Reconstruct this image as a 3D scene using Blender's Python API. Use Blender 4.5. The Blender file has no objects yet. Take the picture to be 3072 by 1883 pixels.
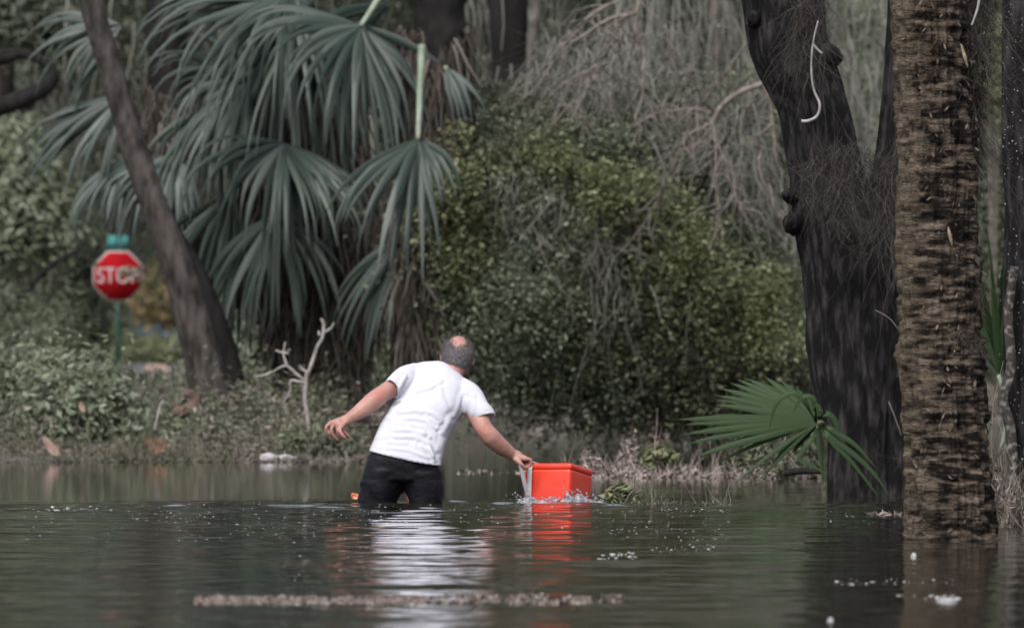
import bpy, math, random
import numpy as np
from mathutils import Vector
rs = np.random.RandomState(7)
random.seed(7)
SC = bpy.context.scene
COL = SC.collection

# ------------------------------------------------------------------ camera
F = 9750.0          # focal length in pixels of a 1024 px wide frame
CAMH = 0.78         # camera height above the flood water
HOR = 351.0         # horizon row
cam_d = bpy.data.cameras.new('camera'); cam = bpy.data.objects.new('camera', cam_d); COL.objects.link(cam)
cam_d.sensor_width = 36.0; cam_d.lens = F*36/1024
cam_d.clip_start = 0.5; cam_d.clip_end = 3000
cam.location = (0, 0, CAMH)
cam.rotation_euler = (math.radians(90) + math.atan((HOR-313.5)/F), 0, 0)
cam_d.dof.use_dof = True; cam_d.dof.focus_distance = 45.5; cam_d.dof.aperture_fstop = 8.5
SC.camera = cam

# ------------------------------------------------------------------ world, sun, exposure
w = bpy.data.worlds.new('World'); SC.world = w; w.use_nodes = True
nt = w.node_tree; nt.nodes.clear()
sky = nt.nodes.new('ShaderNodeTexSky'); sky.sky_type = 'NISHITA'; sky.sun_disc = False
sky.sun_elevation = math.radians(52); sky.sun_rotation = math.radians(200)
sky.air_density = 0.8; sky.dust_density = 4.0; sky.ozone_density = 1.0
bg = nt.nodes.new('ShaderNodeBackground'); bg.inputs['Strength'].default_value = 0.12
wo = nt.nodes.new('ShaderNodeOutputWorld')
hs = nt.nodes.new('ShaderNodeHueSaturation'); hs.inputs['Saturation'].default_value = .45   # overcast
nt.links.new(sky.outputs[0], hs.inputs['Color']); nt.links.new(hs.outputs[0], bg.inputs[0]); nt.links.new(bg.outputs[0], wo.inputs[0])
sun_d = bpy.data.lights.new('sun', 'SUN'); sun = bpy.data.objects.new('sun', sun_d); COL.objects.link(sun)
sun_d.energy = 1.3; sun_d.angle = math.radians(40); sun_d.color = (1.0, 0.985, 0.955)
sun.rotation_euler = (math.radians(38), 0, math.radians(-20))
SC.view_settings.view_transform = 'Standard'; SC.view_settings.look = 'None'
SC.view_settings.gamma = 1; SC.view_settings.use_curve_mapping = False
SC.view_settings.exposure = 0.7
SC.cycles.max_bounces = 6; SC.cycles.diffuse_bounces = 3; SC.cycles.glossy_bounces = 4
SC.cycles.transmission_bounces = 4; SC.cycles.transparent_max_bounces = 4
SC.cycles.use_denoising = True

# ------------------------------------------------------------------ helpers
K = 3072/1.247/1024     # photo-study pixels per frame pixel
def W(px, py, d):
    """a point d metres away, seen at study pixel (px, py)"""
    return np.array([(px/K-512)*d/F, d, CAMH-(py/K-HOR)*d/F])
def PPM(d): return F/d*K
def DZ(py): return F*CAMH/(py/K-HOR)      # distance of the water surface at a row

def _h(ix, iy, iz, s):
    n = (ix*374761393 + iy*668265263 + iz*2147483647 + s*974711) & 0x7fffffff
    n = ((n ^ (n >> 13))*1274126177) & 0x7fffffff
    n = ((n ^ (n >> 16))*1103515245) & 0x7fffffff
    return (n & 0xffff)/65535.0
def noise(p, s=0):
    p = np.asarray(p, float); i = np.floor(p).astype(np.int64); f = p-i; u = f*f*(3-2*f)
    r = 0
    for a in (0, 1):
        for b in (0, 1):
            for c in (0, 1):
                wgt = (u[..., 0] if a else 1-u[..., 0])*(u[..., 1] if b else 1-u[..., 1])*(u[..., 2] if c else 1-u[..., 2])
                r = r + wgt*_h(i[..., 0]+a, i[..., 1]+b, i[..., 2]+c, s)
    return r*2-1
def fbm(p, o=4, s=0):
    p = np.asarray(p, float); r = 0; a = 1.0; t = 0
    for k in range(o):
        r = r + a*noise(p*(2.03**k)+k*17.3, s+k); t += a; a *= .5
    return r/t

class MB:
    def __init__(s): s.v = []; s.f = []; s.n = 0
    def add(s, v, f):
        v = np.asarray(v, float).reshape(-1, 3); s.v.append(v)
        for F_ in (f if isinstance(f, list) and len(f) and isinstance(f[0], np.ndarray) else [np.asarray(f)]):
            s.f.append(F_+s.n)
        s.n += len(v)
    def mesh(s, name, smooth=True):
        me = bpy.data.meshes.new(name)
        V = np.concatenate(s.v)
        nv = len(V); me.vertices.add(nv); me.vertices.foreach_set('co', V.astype(np.float32).ravel())
        loops = np.concatenate([f.ravel() for f in s.f]).astype(np.int32)
        tot = np.concatenate([np.full(len(f), f.shape[1], np.int32) for f in s.f])
        st = np.concatenate([[0], np.cumsum(tot)[:-1]]).astype(np.int32)
        me.loops.add(len(loops)); me.loops.foreach_set('vertex_index', loops)
        me.polygons.add(len(tot)); me.polygons.foreach_set('loop_start', st)
        me.polygons.foreach_set('loop_total', tot)
        if smooth: me.polygons.foreach_set('use_smooth', np.ones(len(tot), bool))
        me.update(calc_edges=True); me.validate()
        return me
    def build(s, name, mat, parent=None, loc=(0, 0, 0), smooth=True):
        return obj(name, s.mesh(name, smooth), mat, parent, loc)
def obj(name, me, mat, parent=None, loc=(0, 0, 0)):
    o = bpy.data.objects.new(name, me); COL.objects.link(o)
    if mat and not me.materials: me.materials.append(mat)
    o.location = loc
    if parent: o.parent = parent
    return o
def tag(o, label=None, cat=None, group=None, kind=None):
    if label: o['label'] = label
    if cat: o['category'] = cat
    if group: o['group'] = group
    if kind: o['kind'] = kind
    return o
def thing(name, label, cat, loc, group=None):
    o = bpy.data.objects.new(name, None); COL.objects.link(o); o.location = tuple(loc); o.empty_display_size = .1
    return tag(o, label, cat, group)

def frames(P):
    P = np.asarray(P, float); T = np.gradient(P, axis=0); T /= np.linalg.norm(T, axis=1)[:, None]+1e-9
    ref = np.array([0, 1., 0]) if abs(T[:, 1]).mean() < .8 else np.array([1., 0, 0])
    A = np.cross(T, ref); A /= np.linalg.norm(A, axis=1)[:, None]+1e-9
    B = np.cross(T, A)
    return T, A, B
def spline(P, n):
    P = np.asarray(P, float); m = len(P); t = np.linspace(0, m-1, n); i = np.clip(t.astype(int), 0, m-2); f = (t-i)[:, None]
    p0 = P[np.clip(i-1, 0, m-1)]; p1 = P[i]; p2 = P[i+1]; p3 = P[np.clip(i+2, 0, m-1)]
    return .5*((2*p1)+(-p0+p2)*f+(2*p0-5*p1+4*p2-p3)*f**2+(-p0+3*p1-3*p2+p3)*f**3)
def tube(mb, P, R, sides=8, disp=None, cap=True, flat=1.0):
    P = np.asarray(P, float); R = np.broadcast_to(np.asarray(R, float), (len(P),))
    T, A, B = frames(P); th = np.linspace(0, 2*np.pi, sides, endpoint=False)
    ring = A[:, None, :]*np.cos(th)[None, :, None]+B[:, None, :]*np.sin(th)[None, :, None]*flat
    V = P[:, None, :]+ring*R[:, None, None]
    if disp is not None: V = V+ring*disp(V, th, P, R)[..., None]
    n = len(P); i = np.arange(n-1)[:, None]; j = np.arange(sides)[None, :]; j2 = (j+1) % sides
    f = np.stack([i*sides+j, i*sides+j2, (i+1)*sides+j2, (i+1)*sides+j], -1).reshape(-1, 4)
    V = V.reshape(-1, 3); fs = [f]
    if cap:
        c0 = len(V); V = np.vstack([V, P[0], P[-1]]); jj = np.arange(sides); jn = (jj+1) % sides
        fs.append(np.stack([np.full(sides, c0), jn, jj], -1)); fs.append(np.stack([np.full(sides, c0+1), (n-1)*sides+jj, (n-1)*sides+jn], -1))
    mb.add(V, fs)
def unit(v): return v/(np.linalg.norm(v, axis=-1, keepdims=True)+1e-9)
def leaves(mb, C, size, asp=.45, up=.5, seed=0, nrm=None, long_dir=None, droop=.25):
    """diamond leaves with a fold; C centres"""
    r = np.random.RandomState(seed); n = len(C)
    N = r.normal(size=(n, 3)); N[:, 2] = abs(N[:, 2])+up
    if nrm is not None: N = N*.6+nrm
    N = unit(N); T = r.normal(size=(n, 3))
    if long_dir is not None: T = T*.5+np.asarray(long_dir)
    T = unit(T-N*(T*N).sum(1)[:, None]); S = np.cross(N, T)
    L = (np.asarray(size)*(.6+.8*r.rand(n)))[:, None]; Wd = L*asp*(.7+.6*r.rand(n))[:, None]
    a = C-T*L*.5; b = C+S*Wd*.5-N*L*.06-T*L*.05; c = C+T*L*.5-N*L*droop*.5; d = C-S*Wd*.5-N*L*.06-T*L*.05
    V = np.stack([a, b, c, d], 1).reshape(-1, 3)
    mb.add(V, np.arange(4*n).reshape(n, 4))
def strands(mb, P0, L, w, sway=.2, seed=0, seg=6, dirn=(0, 0, -1.), curl=.5, wave=.04):
    """thin drooping ribbons, from P0 downwards"""
    r = np.random.RandomState(seed); n = len(P0); L = np.broadcast_to(L, (n,))*(.5+r.rand(n)); w = np.broadcast_to(w, (n,))
    D = unit(np.asarray(dirn)+r.normal(size=(n, 3))*sway); G = r.normal(size=(n, 3))*curl; G[:, 2] -= .3
    t = np.linspace(0, 1, seg)
    ph = r.rand(n)*6.28; S = unit(np.stack([np.cos(ph), np.sin(ph)*.5, r.normal(size=n)*.1], 1))
    P = P0[:, None]+D[:, None]*(t[None, :, None]*L[:, None, None])+G[:, None]*((t**2)[None, :, None]*L[:, None, None]*.5)
    P = P+wave*np.sin(t*9+ph[:, None])[..., None]*S[:, None]*L[:, None, None]
    ww = (w[:, None]*(1-.8*t[None]))[..., None]
    V = np.stack([P-S[:, None]*ww*.5, P+S[:, None]*ww*.5], 2).reshape(-1, 3)
    base = (np.arange(n)*seg*2)[:, None]+np.arange(seg-1)[None]*2
    f = np.stack([base, base+1, base+3, base+2], -1).reshape(-1, 4)
    mb.add(V, f)
def inpoly(P, x, y):
    P = np.asarray(P, float); ins = np.zeros(len(x), bool); n = len(P)
    for i in range(n):
        x1, y1 = P[i]; x2, y2 = P[(i+1) % n]
        c = ((y1 > y) != (y2 > y)) & (x < (x2-x1)*(y-y1)/(y2-y1+1e-12)+x1); ins ^= c
    return ins
def polydist(P, x, y):
    P = np.asarray(P, float); d = np.full(len(x), 1e9); n = len(P)
    for i in range(n):
        a = P[i]; b = P[(i+1) % n]; ab = b-a; t = np.clip(((x-a[0])*ab[0]+(y-a[1])*ab[1])/(ab@ab+1e-9), 0, 1)
        d = np.minimum(d, np.hypot(x-a[0]-t*ab[0], y-a[1]-t*ab[1]))
    return d
def mass(poly, d, n, bulge=1.0, k=.5, seed=0, back=.35, thick=.25):
    """cluster centres on a rounded leafy mass with the given outline (study px) at distance d"""
    r = np.random.RandomState(seed); poly = np.asarray(poly, float); lo = poly.min(0); hi = poly.max(0)
    X = r.rand(n*4)*(hi[0]-lo[0])+lo[0]; Y = r.rand(n*4)*(hi[1]-lo[1])+lo[1]
    m = inpoly(poly, X, Y); X = X[m][:n]; Y = Y[m][:n]
    dist = polydist(poly, X, Y)/PPM(d)
    b = bulge*(1-np.exp(-dist/k)); sgn = np.where(r.rand(len(X)) < back, 1, -1)
    y = d+sgn*b+np.abs(r.normal(size=len(X)))*thick*-sgn*.9*(b/(bulge+1e-6))
    return np.stack([(X/K-512)*d/F, y, CAMH-(Y/K-HOR)*d/F], 1)
def cluster(C, per, sig, seed=0, squash=.7):
    r = np.random.RandomState(seed); n = len(C)
    o = r.normal(size=(n, per, 3))*sig*(.5+r.rand(n, 1, 1)); o[..., 2] *= squash
    return (C[:, None]+o).reshape(-1, 3)
def rel(mb, org):
    mb.v = [v-np.asarray(org) for v in mb.v]; return mb

# ------------------------------------------------------------------ materials
def mat(name, c1, c2=None, scale=8, rough=.7, bump=0, bscale=30, vec='Object', stretch=(1, 1, 1), contrast=(.35, .65), spec=.5, island=None, detail=5, extra=None):
    m = bpy.data.materials.new(name); m.use_nodes = True; t = m.node_tree; p = t.nodes['Principled BSDF']
    p.inputs['Roughness'].default_value = rough; p.inputs['Specular IOR Level'].default_value = spec
    c2 = c2 or c1
    tc = t.nodes.new('ShaderNodeTexCoord'); mp = t.nodes.new('ShaderNodeMapping'); mp.inputs['Scale'].default_value = stretch
    t.links.new(tc.outputs[vec], mp.inputs[0])
    nz = t.nodes.new('ShaderNodeTexNoise'); nz.inputs['Scale'].default_value = scale; nz.inputs['Detail'].default_value = detail
    t.links.new(mp.outputs[0], nz.inputs[0])
    cr = t.nodes.new('ShaderNodeValToRGB'); cr.color_ramp.elements[0].position = contrast[0]; cr.color_ramp.elements[1].position = contrast[1]
    cr.color_ramp.elements[0].color = (*c1, 1); cr.color_ramp.elements[1].color = (*c2, 1)
    t.links.new(nz.outputs[0], cr.inputs[0]); out = cr.outputs[0]
    if island:
        g = t.nodes.new('ShaderNodeNewGeometry'); r2 = t.nodes.new('ShaderNodeValToRGB'); r2.color_ramp.interpolation = 'LINEAR'
        els = r2.color_ramp.elements
        while len(els) < len(island): els.new(.5)
        for k, (pos, c) in enumerate(island): els[k].position = pos; els[k].color = (*c, 1)
        t.links.new(g.outputs['Random Per Island'], r2.inputs[0])
        mx = t.nodes.new('ShaderNodeMix'); mx.data_type = 'RGBA'; mx.inputs[0].default_value = .7
        t.links.new(out, mx.inputs[6]); t.links.new(r2.outputs[0], mx.inputs[7]); out = mx.outputs[2]
    t.links.new(out, p.inputs['Base Color'])
    if bump:
        n2 = t.nodes.new('ShaderNodeTexNoise'); n2.inputs['Scale'].default_value = bscale; n2.inputs['Detail'].default_value = 6
        t.links.new(mp.outputs[0], n2.inputs[0]); b = t.nodes.new('ShaderNodeBump'); b.inputs['Strength'].default_value = bump; b.inputs['Distance'].default_value = .02
        t.links.new(n2.outputs[0], b.inputs['Height']); t.links.new(b.outputs[0], p.inputs['Normal'])
    return m
def leafmat(name, cols, rough=.5, spec=.35, transl=.40, patch=None):
    m = bpy.data.materials.new(name); m.use_nodes = True; t = m.node_tree; p = t.nodes['Principled BSDF']; o = t.nodes['Material Output']
    p.inputs['Roughness'].default_value = rough; p.inputs['Specular IOR Level'].default_value = spec
    g = t.nodes.new('ShaderNodeNewGeometry'); r2 = t.nodes.new('ShaderNodeValToRGB'); els = r2.color_ramp.elements
    while len(els) < len(cols): els.new(.5)
    for k, c in enumerate(cols): els[k].position = k/(len(cols)-1); els[k].color = (*c, 1)
    t.links.new(g.outputs['Random Per Island'], r2.inputs[0]); out = r2.outputs[0]
    if patch:
        tc = t.nodes.new('ShaderNodeTexCoord'); nz = t.nodes.new('ShaderNodeTexNoise'); nz.inputs['Scale'].default_value = patch[1]; nz.inputs['Detail'].default_value = 2
        t.links.new(tc.outputs['Object'], nz.inputs[0]); cr = t.nodes.new('ShaderNodeValToRGB'); cr.color_ramp.elements[0].position = .42; cr.color_ramp.elements[1].position = .6
        t.links.new(nz.outputs[0], cr.inputs[0]); mx = t.nodes.new('ShaderNodeMix'); mx.data_type = 'RGBA'
        t.links.new(cr.outputs[0], mx.inputs[0]); t.links.new(out, mx.inputs[6]); mx.inputs[7].default_value = (*patch[0], 1); out = mx.outputs[2]
    t.links.new(out, p.inputs['Base Color'])
    tr = t.nodes.new('ShaderNodeBsdfTranslucent'); t.links.new(out, tr.inputs[0]); ms = t.nodes.new('ShaderNodeMixShader'); ms.inputs[0].default_value = transl
    t.links.new(p.outputs[0], ms.inputs[1]); t.links.new(tr.outputs[0], ms.inputs[2]); t.links.new(ms.outputs[0], o.inputs[0])
    return m
M = {}
M['leaf'] = leafmat('vine_leaf', [(.07, .082, .045), (.12, .135, .075), (.18, .195, .115), (.28, .295, .20)], patch=((.13, .135, .095), 1.6))
M['leaf_dark'] = leafmat('dark_leaf', [(.035, .047, .025), (.06, .075, .04), (.085, .10, .055), (.12, .135, .08)], transl=.15)
M['leaf_bg'] = leafmat('woodland_leaf', [(.05, .066, .04), (.08, .10, .06), (.12, .14, .09), (.19, .21, .15)], patch=((.11, .115, .09), .35))  # colour lifted to pale grey-green, standing in for haze over the far woods
M['leaf_yellow'] = leafmat('yellow_leaf', [(.16, .14, .05), (.28, .2, .07), (.30, .19, .10), (.2, .2, .08)])
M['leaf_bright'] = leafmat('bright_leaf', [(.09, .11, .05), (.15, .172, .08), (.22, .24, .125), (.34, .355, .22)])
M['leaf_pale'] = leafmat('pale_leaf', [(.09, .115, .065), (.14, .17, .10), (.22, .25, .165), (.34, .37, .28)])
M['dead'] = leafmat('dead_leaf', [(.05, .042, .034), (.10, .083, .066), (.17, .145, .12), (.26, .225, .19)], transl=.1)
M['litter'] = leafmat('leaf_litter', [(.09, .07, .06), (.18, .14, .12), (.28, .225, .20), (.42, .36, .33)], transl=.05)
M['moss'] = leafmat('spanish_moss', [(.08, .082, .07), (.13, .132, .112), (.19, .19, .165), (.28, .275, .245)], rough=.9, spec=.1, transl=.2)  # also lightened in place of haze in the distance
M['frond'] = leafmat('palm_blade', [(.014, .024, .018), (.026, .042, .033), (.045, .064, .053), (.10, .122, .105)], rough=.45, spec=.45, transl=.10)
M['frond_fg'] = leafmat('palmetto_blade', [(.008, .019, .005), (.016, .034, .010), (.032, .058, .022), (.11, .145, .10)], rough=.55, spec=.22, transl=.12)
M['thatch'] = leafmat('dead_thatch', [(.02, .016, .013), (.04, .032, .026), (.065, .052, .042), (.10, .085, .07)], transl=.05)
M['moss_brown'] = leafmat('brown_moss', [(.04, .034, .031), (.07, .06, .055), (.11, .095, .088), (.17, .15, .14)], rough=.95, spec=.05)
M['grass'] = leafmat('grass_blade', [(.05, .055, .03), (.08, .085, .05), (.13, .12, .08), (.19, .16, .12)], transl=.2)
M['bark_oak'] = mat('oak_bark', (.004, .0036, .004), (.058, .052, .054), scale=26, stretch=(1, 1, .25), rough=.85, bump=1.0, bscale=50, contrast=(.47, .78), spec=.25, detail=9)
M['bark_bg'] = mat('woodland_bark', (.016, .014, .013), (.055, .048, .043), scale=9, stretch=(1, 1, .3), rough=.9, bump=.5, bscale=25, spec=.2)
M['bark_black'] = mat('black_bark', (.008, .007, .007), (.02, .018, .018), scale=9, stretch=(1, 1, .3), rough=.9, bump=.5, spec=.2)
M['twig'] = mat('bare_twig', (.12, .10, .088), (.27, .235, .21), scale=14, rough=.8, spec=.2)
M['twig_grey'] = mat('grey_twig', (.09, .08, .07), (.2, .18, .16), scale=10, rough=.85, spec=.2)
M['petiole'] = mat('palm_petiole', (.16, .2, .14), (.27, .31, .24), scale=10, rough=.5)

exec_parts = []
# ================================================================== ground, water, road
def gz(x, y):
    """ground height; left bank comes out of the water at 69 m, right one at about 100 m"""
    x = np.asarray(x, float); y = np.asarray(y, float)
    s = 1/(1+np.exp(-(x+0.9)/.35))                   # 0 left, 1 right
    sh = 69*(1-s)+99*s
    t = (y-sh)
    z = np.where(t < 0, np.maximum(t*.05, -.9), .34*(1-np.exp(-np.maximum(t, 0)/9)))
    z = z+np.where(y > 180, (np.minimum(y, 260)-180)*.0016, 0)
    z = z+.035*noise(np.stack([x*.9, y*.12, x*0], -1), 3)*(t > -4)
    return z
def grid(xs, ys, zf):
    X, Y = np.meshgrid(xs, ys); Z = zf(X, Y); V = np.stack([X, Y, Z], -1).reshape(-1, 3)
    ny, nx = X.shape; i = np.arange(ny-1)[:, None]*nx; j = np.arange(nx-1)[None]
    f = np.stack([i+j, i+j+1, i+j+nx+1, i+j+nx], -1).reshape(-1, 4)
    return V, f
M['ground'] = mat('forest_floor', (.045, .042, .033), (.13, .12, .10), scale=1.8, rough=.95, bump=.8, bscale=14, spec=.1, detail=8)
mb = MB(); V, f = grid(np.concatenate([np.linspace(-400, -12, 20), np.linspace(-11, 11, 150), np.linspace(12, 400, 20)]), np.concatenate([np.linspace(-60, 58, 20), np.linspace(59, 120, 240), np.linspace(121, 300, 120), np.linspace(310, 1500, 30)]), gz)
mb.add(V, f); tag(mb.build('ground', M['ground']), kind='structure')
# road far behind the sign
M['road'] = mat('road_asphalt', (.13, .12, .135), (.2, .185, .2), scale=3, rough=.85, bump=.3, bscale=60)
mb = MB(); V, f = grid(np.linspace(-30, 30, 60), np.linspace(178, 236, 60), lambda x, y: .39+(y-178)*.0016)
mb.add(V, f); tag(mb.build('road', M['road']), kind='structure')

PX, PY = W(962, 1210, 50)[0], 50.25
CX, CY = W(1345, 1200, 50)[0], 50.3
def waves(X, Y):
    P3 = lambda a, b, o=0: np.stack([X/a, Y/b, X*0+o], -1)
    edge = 50.9+.25*noise(P3(1.5, 1e6), 5)-.4*np.clip(-(X-PX)/2.6, 0, 1)
    near = 1/(1+np.exp((Y-edge)/.18))
    far_right = np.clip((X-.2)/1, 0, 1)*.3
    amp = np.maximum(near, .055+far_right)
    h = .0068*fbm(P3(.42, .28), 4, 11)+.0050*noise(P3(1.5, 1.1), 12)
    r1 = np.hypot(X-PX, (Y-PY)); r2 = np.hypot(X-CX, Y-CY)
    d1 = .25*noise(P3(.6, .6), 15)
    h = h+.0035*np.sin((r1+d1*.5)*2*np.pi/.42)*np.exp(-r1/3.2)/(1+.4*r1)*1.6+.0040*np.sin((r2+d1*.4)*2*np.pi/.3)*np.exp(-r2/2.2)
    h = h*amp+near*.0027*noise(P3(.13, .15), 17)*(.3+np.clip(1.6-r1*.5, 0, 1)+np.clip(1.2-r2, 0, 1))
    fade = np.clip((4.4-abs(X))/.5, 0, 1)*np.clip((Y-22)/.5, 0, 1)*np.clip((57.8-Y)/.5, 0, 1)
    # swell pushed up just round the man and the box
    h = h+.006*np.exp(-((r1-.42)/.16)**2)*near
    return h*fade
M['water'] = bpy.data.materials.new('flood_water'); m = M['water']; m.use_nodes = True; t = m.node_tree; p = t.nodes['Principled BSDF']
p.inputs['Base Color'].default_value = (.022, .020, .014, 1); p.inputs['Roughness'].default_value = .035; p.inputs['IOR'].default_value = 1.33
tc = t.nodes.new('ShaderNodeTexCoord'); mp = t.nodes.new('ShaderNodeMapping'); mp.inputs['Scale'].default_value = (3.5, 2.5, 1)
nz = t.nodes.new('ShaderNodeTexNoise'); nz.inputs['Scale'].default_value = 1.5; nz.inputs['Detail'].default_value = 4
b = t.nodes.new('ShaderNodeBump'); b.inputs['Strength'].default_value = .05; b.inputs['Distance'].default_value = .03
t.links.new(tc.outputs['Object'], mp.inputs[0]); t.links.new(mp.outputs[0], nz.inputs[0]); t.links.new(nz.outputs[0], b.inputs['Height']); t.links.new(b.outputs[0], p.inputs['Normal'])
mb = MB(); V, f = grid(np.linspace(-4.4, 4.4, 360), np.linspace(22, 58, 1000), waves); mb.add(V, f)
for x0, x1, y0, y1 in ((-400, -4.4, -60, 130), (4.4, 400, -60, 130), (-4.4, 4.4, -60, 22), (-4.4, 4.4, 58, 130)):
    V, f = grid(np.linspace(x0, x1, 2), np.linspace(y0, y1, 2), lambda x, y: x*0); mb.add(V, f)
tag(mb.build('water', M['water']), kind='structure')

# ================================================================== far woods
def trunkdisp(seed, amp, kx=6, kz=1.2):
    def fn(V, th, P, R):
        q = np.stack([np.cos(th)[None]*kx*.4+V[..., 2]*0, np.sin(th)[None]*kx*.4+V[..., 2]*0, V[..., 2]*kz], -1)
        return amp*R[:, None]*(fbm(q, 4, seed))*2
    return fn
def crown_mesh(seed, n, rx, ry, rz, size, gap=.0):
    r = np.random.RandomState(seed); C = r.normal(size=(n*2, 3)); C = unit(C)*(r.rand(n*2, 1)**.4); C = C[noise(C*2.2+5, seed) > gap][:n]
    C = C*np.array([rx, ry, rz]); P = cluster(C, 26, .45, seed); mb = MB(); leaves(mb, P, size, seed=seed)
    # hanging moss in the crown
    q = C[::3]; strands(mb, q, 1.6, .05, seed=seed, curl=.2)
    return mb.mesh('crown')
crowns = [crown_mesh(s, 330, 4.2, 3.5, 2.6, .17) for s in (1, 2, 3)]
LOWC = [crown_mesh(s, 420, 2.0, 1.6, 1.7, .10, .0) for s in (11, 12, 13)]
bgt = [  # study px x of the trunk, distance, trunk radius, crown height, low crown offset, lean
 (60, 150, .20, 7.5, -.6), (330, 262, .2, 8, 1.0), (610, 168, .17, 7.2, -.5), (905, 205, .2, 8, .6), (1140, 140, .12, 7.4, .5),
 (1385, 175, .2, 8.2, -.4), (1660, 135, .16, 7.6, .9), (1890, 160, .22, 8, -.6), (2085, 130, .14, 7, .4), (2240, 190, .2, 8, 0.), (2400, 150, .16, 7.3, .5),
 (480, 215, .2, 8, -.8), (1530, 225, .22, 8, 0.), (1010, 250, .22, 8, .4), (180, 200, .2, 8, 0.)]
lab = ['far tree at the left edge of the woods behind the curved dark limb', 'distant tree beyond the road right of the stop sign', 'far tree behind the leaning trunk, seen through the palm fronds',
 'far tree standing behind the shaggy middle palm', 'slim far trunk between the two palms and the black hanging trunk', 'far tree behind the black trunk at the top centre', 'far tree above the vine covered mound',
 'far tree just left of the big forked oak', 'far tree seen in the fork of the big oak', 'far tree right behind the ringed palm trunk', 'far tree between the ringed palm trunk and the right edge',
 'far tree past the road, left of the drooping fronds', 'most distant tree behind the vine covered mound', 'most distant tree behind the middle palm crown', 'far tree directly behind the stop sign']
for k, (px, d, R, hc, lean) in enumerate(bgt):
    x = (px/K-512)*d/F; g = float(gz(x, d)); t_ = thing('woodland_tree', lab[k], 'tree', (x, d, g-.05), 'trees at the back of the flooded woods')
    n = 40; z = np.linspace(0, hc+7, n); P = np.stack([lean*(z/hc)**1.2+.08*np.sin(z*1.3+k), .1*np.cos(z+k), z], 1)
    mb = MB(); tube(mb, P, R*(1.25-1.0*z/(hc+7)), 12, trunkdisp(k, .12)); 
    for q in range(5):
        a = rs.rand()*6.28; z0 = 2.2+q*.9; s = np.linspace(0, 1, 8)[:, None]; e = np.array([math.cos(a)*2.3, math.sin(a)*2.0, .9+rs.rand()])
        tube(mb, np.array([np.interp(z0, z, P[:, 0]), 0, z0])+s*e+np.sin(s*6+q)*.08, np.linspace(R*.4, .02, 8), 6)
    mb.build('trunk', M['bark_bg'], t_)
    c = obj('crown', crowns[k % 3], M['leaf_bg'], t_, (lean*.9, 0, hc+.1)); c.rotation_euler.z = k*1.3
    for q in range(2):  # upper crowns out of frame, added to keep sky glints off the water
        c = obj('crown', crowns[(k+q+1) % 3], M['leaf_bg'], t_, (lean+(-1)**q*1.6, q*1.5, hc+3.6+q*3.8)); c.rotation_euler.z = k*.7+q*2; c.scale = (1.4, 1.4, 1.35)
    for q in range(2):
        c = obj('crown', LOWC[(k+q) % 3], M['leaf_bg'], t_, (lean*.4+(-1)**q*1.9+rs.rand()*.8-.4, -1.2+q*2, 3.4+rs.rand()*1.3)); c.rotation_euler.z = k*2.1+q
# far-off undergrowth and wood that reads as one mass
def back_mass(name, y0, y1, half, zmax, n, size, seed, m='leaf_bg', xr=None):
    r = np.random.RandomState(seed); xr = xr or (-half, half)
    X = xr[0]+r.rand(n)*(xr[1]-xr[0]); Y = y0+(y1-y0)*r.rand(n); keep = ~((Y < 160) & (X/Y*F/1024*1024+512 > 75) & (X/Y*F+512 < 185)); X = X[keep]; Y = Y[keep]; n = len(X); g = gz(X, Y)
    hmax = zmax*(.55+.45*noise(np.stack([X*.35, Y*.1, X*0], -1), seed)); Z = g+r.rand(n)**.8*np.maximum(hmax, .3)
    mb = MB(); leaves(mb, cluster(np.stack([X, Y, Z], 1), 18, size*3.2, seed), size, seed=seed); return tag(mb.build(name, M[m], smooth=False), kind='stuff')
back_mass('far_wood', 262, 330, 60, 34, 9000, .55, 21)  # height raised so the ripples mirror trees instead of sky
back_mass('far_undergrowth', 240, 256, 20, 3.2, 1800, .16, 22)
back_mass('undergrowth', 118, 150, 5, 1.9, 2600, .07, 23, xr=(-1.6, 9))
back_mass('undergrowth', 108, 135, 5, 2.6, 1800, .07, 26, 'leaf_dark', xr=(-9, -4.2))
back_mass('bank_brush', 71, 84, 5, .22, 420, .045, 28, 'leaf', xr=(-4.6, -1.4))
back_mass('bank_brush', 71, 86, 5, .20, 420, .05, 30, 'dead', xr=(-4.8, -1.0))
back_mass('bank_brush', 86, 112, 5, .5, 900, .06, 29, 'leaf_pale', xr=(-6.5, -1.0))
back_mass('undergrowth', 150, 172, 5, 2.0, 1500, .09, 27, 'leaf_bg', xr=(-4.4, 12))
# curtains of grey moss and thin vines filling the mid distance
r = np.random.RandomState(31); n = 1500; mb = MB()
P0 = np.stack([r.uniform(-7, 9, n), r.uniform(112, 165, n), r.uniform(1.5, 8.5, n)], 1)
P0 = P0[~((P0[:, 0]/P0[:, 1]*F+512 > 70) & (P0[:, 0]/P0[:, 1]*F+512 < 185) & (P0[:, 2] < 4.5))]; P0 = P0[noise(P0*np.array([.8, .1, .5]), 33) > -.1]
strands(mb, P0, 1.3, .03, seed=31, sway=.15, curl=.25, wave=.015); tag(mb.build('hanging_moss', M['moss']), kind='stuff')
r_ = np.random.RandomState(36); P0 = np.stack([r_.uniform(-.6, 4.4, 2600), r_.uniform(94, 108, 2600), r_.uniform(2.6, 7.5, 2600)], 1); P0 = P0[noise(P0*np.array([1.4, .1, .6]), 37) > -.05]
mb = MB(); strands(mb, P0, .9, .022, seed=36, sway=.12, curl=.2, wave=.02); leaves(mb, cluster(P0[::3], 10, .12, 38), .05, seed=38); tag(mb.build('hanging_moss', M['moss']), kind='stuff')
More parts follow.
